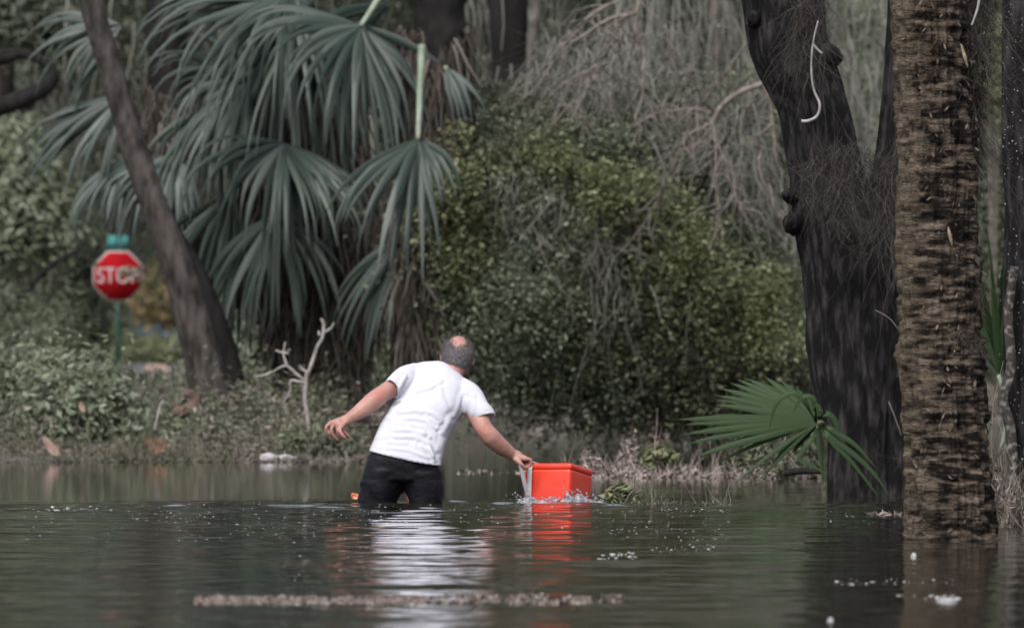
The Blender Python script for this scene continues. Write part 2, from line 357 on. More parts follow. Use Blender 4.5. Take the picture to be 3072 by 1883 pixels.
# ================================================================== trees of the middle distance
def limb(pts, d, R, n=60, sides=20, seed=0, amp=.12, kx=8, kz=2.0, mb=None, dd=None):
    """bark-covered limb through study pixels; R in metres per point"""
    dd = dd or [0]*len(pts)
    P = np.array([W(a[0], a[1], d+e) for a, e in zip(pts, dd)]); S = spline(P, n)
    Rr = np.interp(np.linspace(0, 1, n), np.linspace(0, 1, len(R)), R)
    mb = mb or MB(); tube(mb, S, Rr, sides, trunkdisp(seed, amp, kx, kz)); return mb
LAST = [None]
def place(mb, name, m, parent, org): LAST[0] = rel(mb, org).build(name, m, parent); return LAST[0]

# leaning trunk on the left with its dark twin
d = 80; o = W(520, 985, d); t_ = thing('leaning_tree', 'dark bare trunk leaning left across the picture in front of the palm fronds', 'tree', o)
R1 = [18.5/PPM(d)*k for k in (1.55, 1.55, 1.65, 1.75, 1.95, 2.2, 2.45, 2.6)]
place(limb([(205, -60), (225, 30), (285, 230), (345, 420), (405, 580), (455, 740), (495, 900), (524, 1060)], d, R1, 140, 28, 41, .07, 6, 2.5), 'trunk', mat('leaning_bark', (.02, .017, .016), (.085, .075, .069), scale=14, stretch=(1, 1, .35), rough=.9, bump=.6, spec=.2), t_, o)
o = W(550, 950, 81.5); t_ = thing('dark_tree', 'blackish upright trunk close behind the leaning trunk on its right', 'tree', o)
place(limb([(345, 420), (400, 540), (458, 640), (508, 760), (540, 860), (574, 1050)], 81.5, [.06, .08, .10, .11, .12, .14], 80, 20, 43, .07), 'trunk', M['bark_black'], t_, o)

# curved black limb, top left
d = 104; o = W(-180, 300, d); t_ = thing('curved_limb_tree', 'black limb hooking in from the left edge near the top', 'tree', o)
mb = limb([(-190, 1100), (-185, 800), (-175, 330), (-120, 290), (-20, 262), (60, 235), (118, 200), (125, 165), (90, 140), (40, 125), (-30, 130)], d, [.22, .2, .17, .12, .10, .09, .075, .055, .045, .05, .05], 120, 18, 44, .10)
place(mb, 'trunk', M['bark_black'], t_, o)
mb = limb([(-60, 120), (0, 140), (50, 130), (110, 150)], d, [.09, .07, .05, .03], 40, 12, 45, .12); place(mb, 'branch', M['bark_black'], t_, o)

# hanging black trunk at the top centre and the pale slim one beside it
d = 98; o = W(1225, 860, d); t_ = thing('black_trunk_tree', 'black straight trunk at the top centre ending behind the leafy mound', 'tree', o)
place(limb([(1222, -80), (1222, 60), (1226, 180), (1230, 400), (1235, 900)], d, [.2, .19, .165, .17, .2], 90, 20, 46, .07), 'trunk', M['bark_black'], t_, o)
o = W(1290, 860, 100); t_ = thing('slim_tree', 'slim grey-brown trunk right beside the black trunk at the top centre', 'tree', o)
place(limb([(1296, -80), (1284, 60), (1270, 180), (1275, 500), (1285, 900)], 100, [.05, .055, .05, .055, .07], 60, 10, 47, .1), 'trunk', mat('pale_bark', (.08, .068, .06), (.17, .15, .135), scale=9, rough=.9), t_, o)
o = W(1715, 860, 112); t_ = thing('reddish_tree', 'thin reddish trunk in the gap left of the big oak at the top', 'tree', o)
place(limb([(1722, -80), (1718, 60), (1722, 130), (1700, 500), (1712, 900)], 112, [.06, .06, .055, .06, .07], 60, 10, 48, .1), 'trunk', mat('red_bark', (.05, .03, .026), (.12, .07, .06), scale=9, rough=.9), t_, o)

# ------------------------------------------------------------------ palms
def frond(H, mid, nrm, L, spread=1.5, n=30, droop=.9, seed=0, pet=None, wmax=.040, mname='frond'):
    """fan blade at H: leaflets run out round the direction mid in the plane whose normal is nrm, tips hanging"""
    r = np.random.RandomState(seed); mid = unit(np.array(mid, float)); nrm = np.array(nrm, float); nrm = unit(nrm-mid*(nrm@mid)); side = np.cross(nrm, mid)
    mb = MB(); seg = 9; t = np.linspace(0, 1, seg)
    aa = np.linspace(-spread, spread, n); aa = aa+.07*np.sin(aa*9+seed)+r.normal(size=n)*.03
    for a in aa:
        l = L*(.72+.28*math.cos(a*.8))*(.85+.35*r.rand()); d0 = math.cos(a)*mid+math.sin(a)*side+nrm*(.25*math.cos(a*2))+r.normal(size=3)*.06
        dr = (droop*1.25+.35)*(.55+.9*r.rand())*(2.2 if r.rand() < .12 else 1); P = [np.zeros(3)]; dv = d0.copy()
        for k in range(1, seg):
            bend = dr*max(0, t[k]-.25)**1.5*.62; dv = unit(dv+np.array([0, 0, -1.])*bend); P.append(P[-1]+dv*l/(seg-1))
        P = np.array(P); T = unit(np.gradient(P, axis=0)); S = unit(np.cross(T, nrm+r.normal(size=3)*.3)); Nn = np.cross(S, T)
        wd = wmax*np.interp(t, [0, .12, .35, .6, 1], [.25, .8, 1, .55, .05])*(.85+.3*r.rand()); wd = wd[:, None]
        V = np.stack([P+S*wd-Nn*wd*.45, P+Nn*wd*.25, P-S*wd-Nn*wd*.45], 1).reshape(-1, 3)+H
        i = np.arange(seg-1)*3; f = np.concatenate([np.stack([i, i+1, i+4, i+3], -1), np.stack([i+1, i+2, i+5, i+4], -1)]); mb.add(V, f)
    return mb
def palm(label, d, trunk, tr, fronds, skirt, seed):
    o = W(trunk[-1][0], trunk[-1][1], d); t_ = thing('sabal_palm', label, 'palm', o, 'sabal palms left of the mound')
    mb = limb(trunk, d, tr, 90, 26, seed, .16, 9, 5); place(mb, 'trunk', M['bark_black'], t_, o)
    for k, fd in enumerate(fronds):
        H = W(fd['h'][0], fd['h'][1], d+fd.get('dy', -.3)); a = math.radians(fd['a'])    # a: 0 right, 90 up, -90 down in the picture plane
        mid = np.array([math.cos(a), fd.get('y', -.15), math.sin(a)])
        q_ = np.random.RandomState(seed*50+k); mid = mid+q_.normal(size=3)*np.array([.12, .3, .1])
        mb = frond(H, mid, np.array([q_.uniform(-.75, .75), -1, .35]), fd['L']*1.08, fd.get('s', 1.3), int(fd.get('c', 32)*.85), fd.get('dr', .8), seed*20+k)
        place(mb, 'frond', M['frond'], t_, o); fo = LAST[0]
        if 'p' in fd:
            S = spline(np.array([H]+[W(q[0], q[1], d+fd.get('dy', -.3)+.12*(i+1)) for i, q in enumerate(fd['p'])]), 16)
            mb = MB(); tube(mb, S, np.linspace(.020, .034, 16), 7); rel(mb, o).build('petiole', M['petiole'], fo)
    if skirt:
        for q, (poly, n) in enumerate(skirt):
            C = mass(poly, d-.12, int(n*1.7), .3, .3, seed+q, .15, .1); mb = MB(); strands(mb, C, .34, .03, .22, seed+q, curl=.12, wave=.01)
            place(mb, 'dead_frond_skirt', M['thatch'], t_, o); LAST[0]['kind'] = 'stuff'
    return t_
A = math.radians
palm('shaggy sabal palm nearest the leafy mound, pale petioles bent down', 80.5, [(1062, -60), (1058, 60), (1050, 200), (1040, 420), (1015, 620), (1005, 760), (1000, 1020)], [.2, .22, .23, .2, .2, .2, .22], [
    dict(h=(868, 62), a=-125, L=1.15, s=1.25, c=38, dr=.75, p=[(905, 5), (930, -40)], y=-.5),
    dict(h=(868, 62), a=-72, L=1.0, s=.8, c=22, dr=1.2, y=-.2, dy=-.2),
    dict(h=(1006, 336), a=-118, L=.98, s=.62, c=28, dr=.5, p=[(1010, 230), (1015, 108)], y=-.3, dy=-2.3),
    dict(h=(1010, 340), a=-72, L=.5, s=.5, c=12, dr=.9, y=.1, dy=-2.25),
    dict(h=(1075, 165), a=-75, L=.45, s=.35, c=8, dr=1.0, p=[(1060, 150), (1050, 100)], dy=-.3),
    dict(h=(985, 560), a=-95, L=.9, s=.7, c=22, dr=.5, y=.1, dy=.0),
    dict(h=(930, 10), a=170, L=.9, s=1.0, c=24, dr=.9, dy=.3),
    ], [([(950, 60), (1140, 60), (1120, 300), (1060, 600), (1050, 900), (960, 900), (940, 500)], 900)], 5)
palm('drooping sabal palm behind the bare sapling, fans hanging low', 83, [(700, -60), (700, 60), (705, 200), (715, 420), (720, 620), (712, 800), (700, 1030)], [.18, .2, .22, .2, .19, .19, .2], [
    dict(h=(742, 2), a=-165, L=1.5, s=.75, c=34, dr=.55, y=-.3, dy=-.4),
    dict(h=(700, -20), a=-110, L=1.3, s=.8, c=26, dr=.9, dy=-.5),
    dict(h=(690, 60), a=-100, L=1.25, s=.5, c=24, dr=.5, dy=-.3),
    dict(h=(585, 180), a=-178, L=.75, s=.55, c=20, dr=1.2, dy=-.4, p=[(640, 170), (690, 150)]),
    dict(h=(590, 200), a=-125, L=.95, s=.6, c=26, dr=1.1, dy=-.5),
    dict(h=(520, 250), a=-115, L=.85, s=.8, c=24, dr=.8, dy=-.2),
    dict(h=(682, 344), a=-120, L=1.05, s=.95, c=34, dr=.9, dy=-.7),
    dict(h=(684, 346), a=-55, L=1.0, s=.6, c=24, dr=1.0, dy=-.65),
    dict(h=(660, 520), a=-112, L=.9, s=.9, c=30, dr=.9, dy=-.8),
    dict(h=(665, 515), a=-68, L=.85, s=.6, c=20, dr=1.0, dy=-.75),
    dict(h=(560, 470), a=-110, L=.85, s=.7, c=24, dr=.6, dy=-.3),
    dict(h=(780, 420), a=-100, L=.95, s=.7, c=24, dr=.5, dy=.1),
    dict(h=(830, 250), a=-105, L=.9, s=.6, c=22, dr=.6, dy=.2),
    dict(h=(870, 560), a=-100, L=.9, s=.6, c=22, dr=.6, dy=.25), dict(h=(600, 600), a=-115, L=.8, s=.7, c=22, dr=.7, dy=.1), dict(h=(760, 640), a=-95, L=.8, s=.6, c=20, dr=.6, dy=.2), dict(h=(760, 130), a=-95, L=1.1, s=.5, c=24, dr=.6, dy=-.2),
    ], [([(560, 100), (860, 60), (900, 420), (960, 620), (900, 830), (860, 940), (640, 800), (560, 560)], 1700)], 6)
palm('sabal palm mostly hidden by the leaning trunk, fans showing on its left', 86, [(400, -60), (402, 100), (408, 300), (455, 600), (492, 800), (520, 1030)], [.17, .18, .18, .17, .18], [
    dict(h=(300, 225), a=-135, L=1.0, s=.55, c=24, dr=.6, dy=-.3),
    dict(h=(290, 60), a=-160, L=.8, s=.6, c=20, dr=.8, dy=-.3),
    dict(h=(420, 375), a=-110, L=.75, s=.8, c=22, dr=.8, dy=-.5),
    dict(h=(320, 370), a=-130, L=.8, s=.5, c=22, dr=.6, dy=-.3),
    dict(h=(345, 400), a=-122, L=.6, s=.5, c=16, dr=.6, dy=-.2),
    dict(h=(520, 480), a=-115, L=.8, s=.6, c=22, dr=.6, dy=.2),
    ], [([(340, 200), (470, 200), (470, 480), (430, 560), (330, 420)], 260)], 8)

# ------------------------------------------------------------------ vine covered mound (crown of a fallen tree)
d = 81
outl = [(985, 485), (1020, 400), (1070, 330), (1085, 250), (1105, 195), (1170, 200), (1250, 190), (1330, 215), (1420, 200), (1500, 250), (1580, 330), (1690, 400), (1770, 470), (1850, 560), (1915, 620), (1925, 720), (1950, 850), (1955, 950),
        (1800, 985), (1600, 990), (1450, 985), (1300, 950), (1180, 905), (1120, 840), (1070, 760), (1050, 680), (1070, 600), (1020, 540)]
o = W(1480, 990, d); mound = thing('vine_covered_fallen_tree', 'big rounded mound of vines and leafy branches right of the man', 'fallen tree', o)
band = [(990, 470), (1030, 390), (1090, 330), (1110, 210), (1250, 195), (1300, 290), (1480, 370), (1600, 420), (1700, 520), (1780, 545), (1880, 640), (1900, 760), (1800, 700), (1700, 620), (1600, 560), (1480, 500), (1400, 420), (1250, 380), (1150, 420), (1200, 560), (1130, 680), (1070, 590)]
def leafpart(C, per, sig, size, m, seed, parent, org, name='foliage', **kw):
    mb = MB(); leaves(mb, cluster(C, per, sig, seed), size, seed=seed, **kw); place(mb, name, m, parent, org); c = LAST[0]; c['kind'] = 'stuff'; return c
def spray(C, per, L, sig, seed, out=(0, -.35, -.55)):
    """leaf positions along short drooping twigs that start at C"""
    r_ = np.random.RandomState(seed); n = len(C); D_ = unit(r_.normal(size=(n, 3))*np.array([.9, .5, .35])+np.array(out)); t_ = r_.rand(n, per, 1); l = (L*(.3+r_.rand(n)**1.5*1.2))[:, None, None]
    return (C[:, None]+D_[:, None]*t_*l+np.array([0, 0, -.45])*t_**2*l+r_.normal(size=(n, per, 3))*sig).reshape(-1, 3)
def airy(poly, dd, n, bulge, k, seed, thr=-.08, fq=1.5, rough=.45, **kw):
    C = mass(poly, dd, n, bulge, k, seed, **kw); g = fbm(C*np.array([fq, .5, fq*1.2]), 3, seed+3); C = C[g > thr*1.0]; C[:, 1] += rough*fbm(C*np.array([1.3, .2, 1.5]), 2, seed+4)-.0
    return C
def sprays(C, per, L, sig, size, m, seed):
    mb = MB(); leaves(mb, spray(C, per, L, sig, seed), size, seed=seed, asp=.5); place(mb, 'foliage', m, mound, o)['kind'] = 'stuff'
sprays(airy(outl, d, 6000, 1.5, .7, 51, -.18, back=.3, thick=.5), 22, .40, .035, .046, M['leaf'], 51)
sprays(airy(outl, d, 2400, 1.35, .7, 52, -.2, back=.3, thick=.5), 20, .35, .05, .05, M['leaf_dark'], 52)
sprays(airy(outl, d-.2, 4200, 1.5, .7, 57, -.02, back=.1, thick=.2), 20, .5, .03, .042, M['leaf_pale'], 57)
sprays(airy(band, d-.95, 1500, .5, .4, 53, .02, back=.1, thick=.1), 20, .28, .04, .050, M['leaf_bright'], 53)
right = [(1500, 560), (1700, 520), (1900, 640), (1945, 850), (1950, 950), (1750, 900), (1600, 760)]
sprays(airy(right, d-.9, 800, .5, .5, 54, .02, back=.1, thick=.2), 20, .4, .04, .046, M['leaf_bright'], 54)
mb = MB(); C = airy(outl, d-.1, 600, 1.45, .7, 55, -.05, back=.1, thick=.3); strands(mb, C, .42, .010, .35, 55, curl=.9); place(mb, 'dead_vine', M['moss'], mound, o)['kind'] = 'stuff'
hollow = [(1180, 400), (1380, 430), (1500, 520), (1620, 600), (1480, 680), (1250, 600), (1170, 500)]
mb = MB(); C = mass(hollow, d-1.2, 230, .3, .4, 58, 0, .1); strands(mb, C, .3, .011, .8, 58, curl=1.2); place(mb, 'dead_vine', M['moss'], mound, o)['kind'] = 'stuff'
greyz = [(1300, 60), (1500, 60), (1700, 200), (1840, 150), (1880, 560), (1700, 470), (1560, 350), (1420, 300), (1250, 210)]
mb = MB(); C = mass(greyz, d-.2, 1300, .9, .5, 56, .1, .3); strands(mb, C, .5, .011, .55, 56, curl=.9); place(mb, 'dead_vine', M['moss'], mound, o)['kind'] = 'stuff'
sprays(airy(greyz, d, 1700, .8, .5, 60, .0, back=.2, thick=.3), 16, .4, .05, .045, M['leaf_pale'], 60)
mb = MB(); 
for q in range(26):   # limbs inside, seen through the gaps
    a, b_ = r.uniform(1100, 1900), r.uniform(300, 900); P = np.array([W(1500+(a-1500)*.2, 960, d+.3), W((a+1500)/2, (b_+960)/2-60, d-.3), W(a, b_, d-.2-r.rand())]); tube(mb, spline(P, 12), np.linspace(.07, .012, 12), 6)
place(mb, 'limb', M['bark_bg'], mound, o)

# bare pinkish branches arching over the mound
d = 77
def twigs(label, specs, m, d, org, name='bare_branch', group=None, sub=14, seed=0, sl=.35):
    o = W(org[0], org[1], d); t_ = thing(name, label, 'branch', o, group); r = np.random.RandomState(seed)
    for k, (pts, r0, r1) in enumerate(specs):
        P = np.array([W(p[0], p[1], d+(p[2] if len(p) > 2 else 0)) for p in pts]); S = spline(P, 8*len(pts)); S = S+fbm(S*7, 2, seed)[:, None]*.012; mb = MB(); tube(mb, S, np.linspace(r0, r1, len(S)), 7)
        for q in range(sub):     # fine side twigs
            i = r.randint(3, len(S)-1); dirn = unit(r.normal(size=3)*np.array([1, .5, .6])+np.array([0, 0, -.9])); l = sl*(.3+r.rand()); s = np.linspace(0, 1, 7)[:, None]
            tube(mb, S[i]+dirn*s*l+np.array([0, 0, -.1])*s**2*l+np.sin(s*5+q)*.02, np.linspace(.006, .002, 7), 4)
        place(mb, 'twig', m, t_, o)
    return t_
twigs('pinkish bare branch forking down over the right of the mound beside the big oak', [
    ([(1838, 120), (1842, 190), (1790, 215), (1740, 250), (1710, 300)], .028, .018), ([(1838, 195), (1850, 240), (1858, 300), (1868, 385)], .016, .008), ([(1710, 300), (1720, 330), (1722, 430), (1735, 520)], .014, .006),
    ([(1722, 345), (1745, 390), (1760, 450), (1800, 540)], .013, .005), ([(1710, 270), (1650, 262), (1570, 275), (1530, 300)], .010, .004), ([(1705, 300), (1660, 320), (1640, 350)], .010, .005), ([(1800, 195), (1830, 330), (1830, 420), (1900, 540)], .010, .005)], M['twig'], d, (1838, 195), seed=61)
twigs('bare branch crossing the top of the picture above the mound, bent at a knuckle', [
    ([(1540, -20), (1530, 30), (1480, 42), (1440, 60), (1390, 95), (1340, 110)], .022, .010), ([(1500, 42), (1480, 60), (1495, 85), (1460, 110)], .015, .008), ([(1530, 40), (1530, 80), (1550, 130), (1545, 230), (1525, 290)], .018, .008),
    ([(1490, 0), (1420, 35), (1380, 85)], .013, .006), ([(1460, 150), (1420, 165), (1350, 200)], .009, .005), ([(1440, 165), (1400, 230), (1370, 250)], .008, .004)], M['twig'], d, (1540, 0), seed=62)
twigs('grey bare branches tangled in the gap over the mound left of the oak', [
    ([(1800, 100), (1740, 180), (1680, 260)], .010, .006), ([(1600, 60), (1620, 150), (1650, 250), (1660, 330)], .016, .006), ([(1350, 110), (1320, 170), (1280, 230)], .012, .006), ([(1680, 60), (1670, 160), (1640, 220)], .014, .006), ([(1560, 330), (1600, 420), (1560, 520), (1500, 600)], .009, .005)], M['twig_grey'], d+1, (1600, 60), seed=63, sub=22)
# ================================================================== big trunks on the right
M['bark_palm'] = mat('ringed_palm_bark', (.008, .006, .005), (.165, .128, .10), scale=12, stretch=(.8, .8, 3.4), rough=.92, bump=.9, bscale=45, contrast=(.44, .68), spec=.2, detail=8)
# the tan lichen side and dark weathered side of the palm trunk
t = M['bark_palm'].node_tree; p = t.nodes['Principled BSDF']; src = p.inputs['Base Color'].links[0].from_socket
tc = t.nodes.new('ShaderNodeTexCoord'); sx = t.nodes.new('ShaderNodeSeparateXYZ'); t.links.new(tc.outputs['Object'], sx.inputs[0])
n3 = t.nodes.new('ShaderNodeTexNoise'); n3.inputs['Scale'].default_value = 9; n3.inputs['Detail'].default_value = 6; mp3 = t.nodes.new('ShaderNodeMapping'); mp3.inputs['Scale'].default_value = (1, 1, 3)
t.links.new(tc.outputs['Object'], mp3.inputs[0]); t.links.new(mp3.outputs[0], n3.inputs[0])
a1 = t.nodes.new('ShaderNodeMath'); a1.operation = 'MULTIPLY_ADD'; t.links.new(n3.outputs[0], a1.inputs[0]); a1.inputs[1].default_value = .5; a2 = t.nodes.new('ShaderNodeMath'); a2.operation = 'ADD'; a2.inputs[1].default_value = -.03; t.links.new(sx.outputs[0], a2.inputs[0]); t.links.new(a2.outputs[0], a1.inputs[2])
r3 = t.nodes.new('ShaderNodeValToRGB'); r3.color_ramp.elements[0].position = .0; r3.color_ramp.elements[1].position = .12
r3.color_ramp.elements[0].color = (1, 1, 1, 1); r3.color_ramp.elements[1].color = (0, 0, 0, 1); t.links.new(a1.outputs[0], r3.inputs[0])
mx = t.nodes.new('ShaderNodeMix'); mx.data_type = 'RGBA'; mu = t.nodes.new('ShaderNodeMath'); mu.operation = 'MULTIPLY'; mu.inputs[1].default_value = .5; t.links.new(r3.outputs[0], mu.inputs[0])
t.links.new(mu.outputs[0], mx.inputs[0]); t.links.new(src, mx.inputs[6]); mx.inputs[7].default_value = (.16, .132, .092, 1); t.links.new(mx.outputs[2], p.inputs['Base Color'])

def bark_oak(seed, amp=.05):
    def fn(V, th, P, R):
        c = np.stack([np.cos(th)[None]*9+V[..., 2]*0, np.sin(th)[None]*9+V[..., 2]*0, V[..., 2]*2.2], -1)
        ridge = 1-np.abs(noise(c, seed))*2; c2 = c*np.array([.25, .25, .6]); lump = fbm(c2, 3, seed+5)
        c3 = c*np.array([2.6, 2.6, 3.0]); return R[:, None]*(amp*ridge+.16*lump+amp*.6*fbm(c3, 3, seed+9))
    return fn
def bark_ring(seed):
    def fn(V, th, P, R):
        z = V[..., 2]; cx = np.cos(th)[None]+z*0; sy = np.sin(th)[None]+z*0
        wob = noise(np.stack([cx*1.6, sy*1.6, z*2.5], -1), seed)*.09
        q = (z+wob)*15; saw = (q-np.floor(q)); led = np.where(saw < .75, saw*.6, (1-saw)*1.8)*(.4+.6*noise(np.stack([cx*2.5, sy*2.5, np.floor(q)*7.1], -1), seed+2))
        fib = fbm(np.stack([cx*16, sy*16, z*4], -1), 3, seed+3); pit = np.minimum(0, fbm(np.stack([cx*3.2, sy*3.2, z*13], -1), 3, seed+4)+.05)
        return .036*led+.034*fib+.050*pit
    return fn
# big forked oak
d = 53; o = W(2075, 1195, d); oak = thing('forked_oak_tree', 'massive dark oak forking into two limbs left of the ringed palm trunk', 'tree', o, None)
def limb2(pts, d, Rpx, n, sides, fn, dd=None):
    dd = dd or [0]*len(pts); P = np.array([W(a, b, d+e) for (a, b), e in zip(pts, dd)]); S = spline(P, n); m_ = len(pts)
    Rr = np.interp(np.linspace(0, m_-1, n), np.arange(m_), [q/PPM(d) for q in Rpx]); mb = MB(); tube(mb, S, Rr, sides, fn); return mb
place(limb2([(1850, -120), (1885, 0), (1900, 110), (1955, 250), (1985, 400), (2010, 520), (2050, 650), (2068, 800), (2080, 950), (2085, 1080), (2090, 1170), (2092, 1290)], d,
            [85, 92, 88, 78, 84, 100, 118, 122, 116, 104, 112, 130], 420, 150, bark_oak(71, .05)), 'trunk', M['bark_oak'], oak, o)
place(limb2([(2165, -120), (2160, 60), (2150, 250), (2138, 400), (2120, 520), (2100, 640), (2090, 780)], d, [24, 26, 30, 36, 48, 62, 66], 220, 70, bark_oak(73, .06), [.12]*5+[.06, 0]), 'limb', M['bark_oak'], oak, o)
for q, (a, b_, r0) in enumerate([(1812, 45, 20), (1895, 470, 15), (1903, 535, 22), (2128, 660, 18), (1985, 130, 24), (2140, 620, 14)]):
    P = np.array([W(a+12, b_+6, d-.05), W(a+4, b_, d-.1), W(a-6, b_-3, d-.13), W(a-10, b_-4, d-.13)]); mb = MB(); tube(mb, spline(P, 14), np.interp(np.linspace(0, 1, 14), [0, .5, .85, 1], [r0*1.2, r0, r0*.75, r0*.3])/PPM(d), 18, bark_oak(80+q, .1)); place(mb, 'burr', M['bark_oak'], oak, o)
# palm trunk, nearest
d = 40; o = W(2290, 1300, d); rp = thing('ringed_palm_trunk', 'thick brown palm trunk with ragged ringed bark standing nearest on the right', 'palm', o)
place(limb2([(2232, -130), (2238, 60), (2250, 300), (2254, 560), (2262, 800), (2272, 1000), (2284, 1150), (2290, 1300), (2292, 1390)], d,
            [84, 84, 88, 92, 94, 97, 100, 103, 106], 900, 190, bark_ring(75)), 'trunk', M['bark_palm'], rp, o)
M['splinter'] = mat('pale_splinter', (.18, .14, .09), (.36, .29, .2), scale=40, rough=.8)
for q, (a, b_, L_, an) in enumerate([(2281, 545, 48, 78), (2312, 105, 60, 74), (2320, 1120, 30, 100)]):
    a_ = math.radians(an); rr = min(88, abs(a-2255)); dy = -math.sqrt(max(100, 92**2-rr**2))/PPM(d)-.012
    P = np.array([W(a, b_, d+dy), W(a+math.cos(a_)*L_*.5, b_+math.sin(a_)*L_*.5, d+dy-.012), W(a+math.cos(a_)*L_, b_+math.sin(a_)*L_, d+dy)]); P = P[::-1]
    mb = MB(); tube(mb, spline(P, 8), np.array([.0015, .004, .006, .0075, .007, .006, .0045, .0015]), 6, flat=.5); place(mb, 'splinter', M['splinter'], rp, o)
# rotting boot fibres: ragged flakes all over the bark
r = np.random.RandomState(77); n = 1500; th = r.rand(n)*2*np.pi; zz = r.rand(n)*4.2-.1
cx = np.interp(zz, [0, .5, 1.1, 1.6, 2.2, 3.3, 4.2], [W(2292, 0, d)[0], W(2284, 0, d)[0], W(2272, 0, d)[0], W(2262, 0, d)[0], W(2254, 0, d)[0], W(2245, 0, d)[0], W(2235, 0, d)[0]])
Rr = np.interp(zz, [0, 1, 4], [104, 97, 84])/PPM(d)+.006; C = np.stack([cx+np.cos(th)*Rr, d+np.sin(th)*Rr, zz], 1)
M['flake'] = leafmat('bark_flake', [(.012, .009, .007), (.04, .030, .023), (.09, .07, .054), (.16, .13, .105)], transl=.0, rough=.9, spec=.1)
mb = MB(); leaves(mb, C, .028, .3, seed=77, nrm=np.stack([np.cos(th), np.sin(th), th*0], 1)*1.6, long_dir=(0, 0, 1.5)); place(mb, 'bark_flake', M['flake'], rp, o); LAST[0]['kind'] = 'stuff'

# trunk cut by the right edge
d = 44; o = W(2445, 1250, d); rt = thing('lichen_speckled_trunk', 'black trunk with pale lichen specks cut off by the right edge', 'tree', o)
place(limb2([(2472, -120), (2470, 100), (2462, 350), (2470, 520), (2474, 700), (2478, 900), (2490, 1100), (2500, 1330)], d, [52, 54, 50, 52, 62, 64, 62, 66], 320, 90, bark_oak(81, .05)), 'trunk', M['bark_oak'], rt, o)
P = np.array([W(a, b_, d-.16) for a, b_ in [(2440, 640), (2425, 760), (2432, 880), (2412, 960), (2428, 1020), (2436, 1100), (2440, 1190), (2446, 1230)]]); mb = MB(); S = spline(P, 60); tube(mb, S, np.interp(np.linspace(0, 1, 60), [0, .5, 1], [10, 13, 11])/PPM(d), 14, bark_oak(83, .12))
M['vine_bark'] = mat('lichen_vine_bark', (.035, .03, .028), (.25, .23, .21), scale=28, rough=.9, bump=.6, contrast=(.5, .7)); place(mb, 'climbing_root', M['vine_bark'], rt, o)
M['lichen'] = leafmat('pale_lichen', [(.06, .06, .055), (.12, .12, .11), (.26, .26, .24)], transl=0, rough=.95)
C = []
for a, b_ in r.uniform([2404, 0], [2463, 1200], (170, 2)): C.append(W(a, b_, d-.115-(a-2404)/60*.09))
mb = MB(); leaves(mb, np.array(C), .007, .9, seed=84, nrm=np.array([0, -2.5, 0])); place(mb, 'lichen', M['lichen'], rt, o); LAST[0]['kind'] = 'stuff'

# Spanish moss and stray vines clinging to the trunks
def mosst(label, areas, d, seed, L=.22, w=.0035, org=None, n=500, sway=.7, dirn=(0, 0, -1.), m='moss_brown', name='moss_clump'):
    o = W(org[0], org[1], d); mb = MB()
    for q, (poly, k) in enumerate(areas):
        C = mass(poly, d, int(n*k*1.5), .06, .1, seed+q, 0, .03); strands(mb, C, L*.36, w*1.1, sway*1.2, seed+q, curl=2.6, wave=.09, dirn=dirn, seg=8)
    return tag(rel(mb, o).build(name, M[m], None, tuple(o)), label, 'moss', 'tufts of grey moss on the trunks')
mosst('moss hanging down the upper left limb of the big oak', [([(1910, -20), (1990, -20), (1985, 100), (1960, 190), (1905, 150)], 1)], 52.45, 91, .28, org=(1940, 0), n=520)
mosst('tangled moss across the fork of the big oak', [([(1925, 400), (1985, 350), (2060, 340), (2140, 380), (2155, 470), (2060, 440), (1990, 480), (1925, 490)], 1)], 52.35, 92, .2, org=(2040, 380), n=900, sway=1.2)
mosst('moss beard in the gap between the oak fork and the ringed palm', [([(2105, 440), (2160, 360), (2165, 620), (2120, 620)], 1)], 52.3, 93, .3, org=(2140, 420), n=420)
mosst('long purplish moss beard down the right side of the ringed palm trunk', [([(2310, -40), (2395, -40), (2388, 90), (2352, 260), (2320, 280)], 1), ([(2330, 200), (2362, 200), (2350, 400), (2328, 360)], .5)], 40.05, 94, .22, org=(2340, 0), n=900)
mosst('small tuft on the right edge of the ringed palm trunk, low down', [([(2345, 690), (2375, 680), (2372, 730), (2345, 740)], 1)], 39.9, 95, .09, .002, org=(2360, 700), n=90, sway=1.5)
mosst('wispy tuft streaming across the middle of the ringed palm trunk', [([(2300, 800), (2365, 830), (2370, 850), (2320, 825)], 1)], 39.55, 96, .07, .002, org=(2330, 810), n=110, sway=1.5, dirn=(.6, 0, -.6))
mosst('moss tuft above the low knot of the big oak', [([(1990, 420), (2080, 400), (2070, 560), (2000, 560)], 1)], 52.2, 97, .16, org=(2040, 420), n=260, sway=1.2)
def vine(label, pts, d, r0, r1, m, name='hanging_stick', cat='stick'):
    o = W(pts[0][0], pts[0][1], d); S = spline(np.array([W(a, b_, d) for a, b_ in pts]), 40); mb = MB(); tube(mb, S, np.linspace(r0, r1, 40), 8); return tag(rel(mb, o).build(name, m, None, tuple(o)), label, cat)
M['pale_wood'] = mat('pale_wood', (.2, .19, .19), (.38, .36, .36), scale=20, rough=.6)
vine('pale curved stick hanging against the upper trunk of the big oak', [(1968, 50), (1955, 110), (1952, 170), (1958, 215), (1972, 250), (1966, 278), (1945, 290), (1928, 291)], 52.25, .004, .0095, M['pale_wood'])
vine('short pale side stick beside the curved stick on the oak', [(1956, 105), (1966, 118), (1978, 128)], 52.3, .007, .006, M['pale_wood'])
vine('thin white twig in the moss at the top of the ringed palm trunk', [(2358, -20), (2352, 20), (2338, 60)], 39.8, .006, .004, M['pale_wood'])
vine('thin twig leaning across the foot of the big oak', [(2138, 965), (2152, 1000), (2168, 1045)], 52.0, .004, .003, M['twig_grey'])
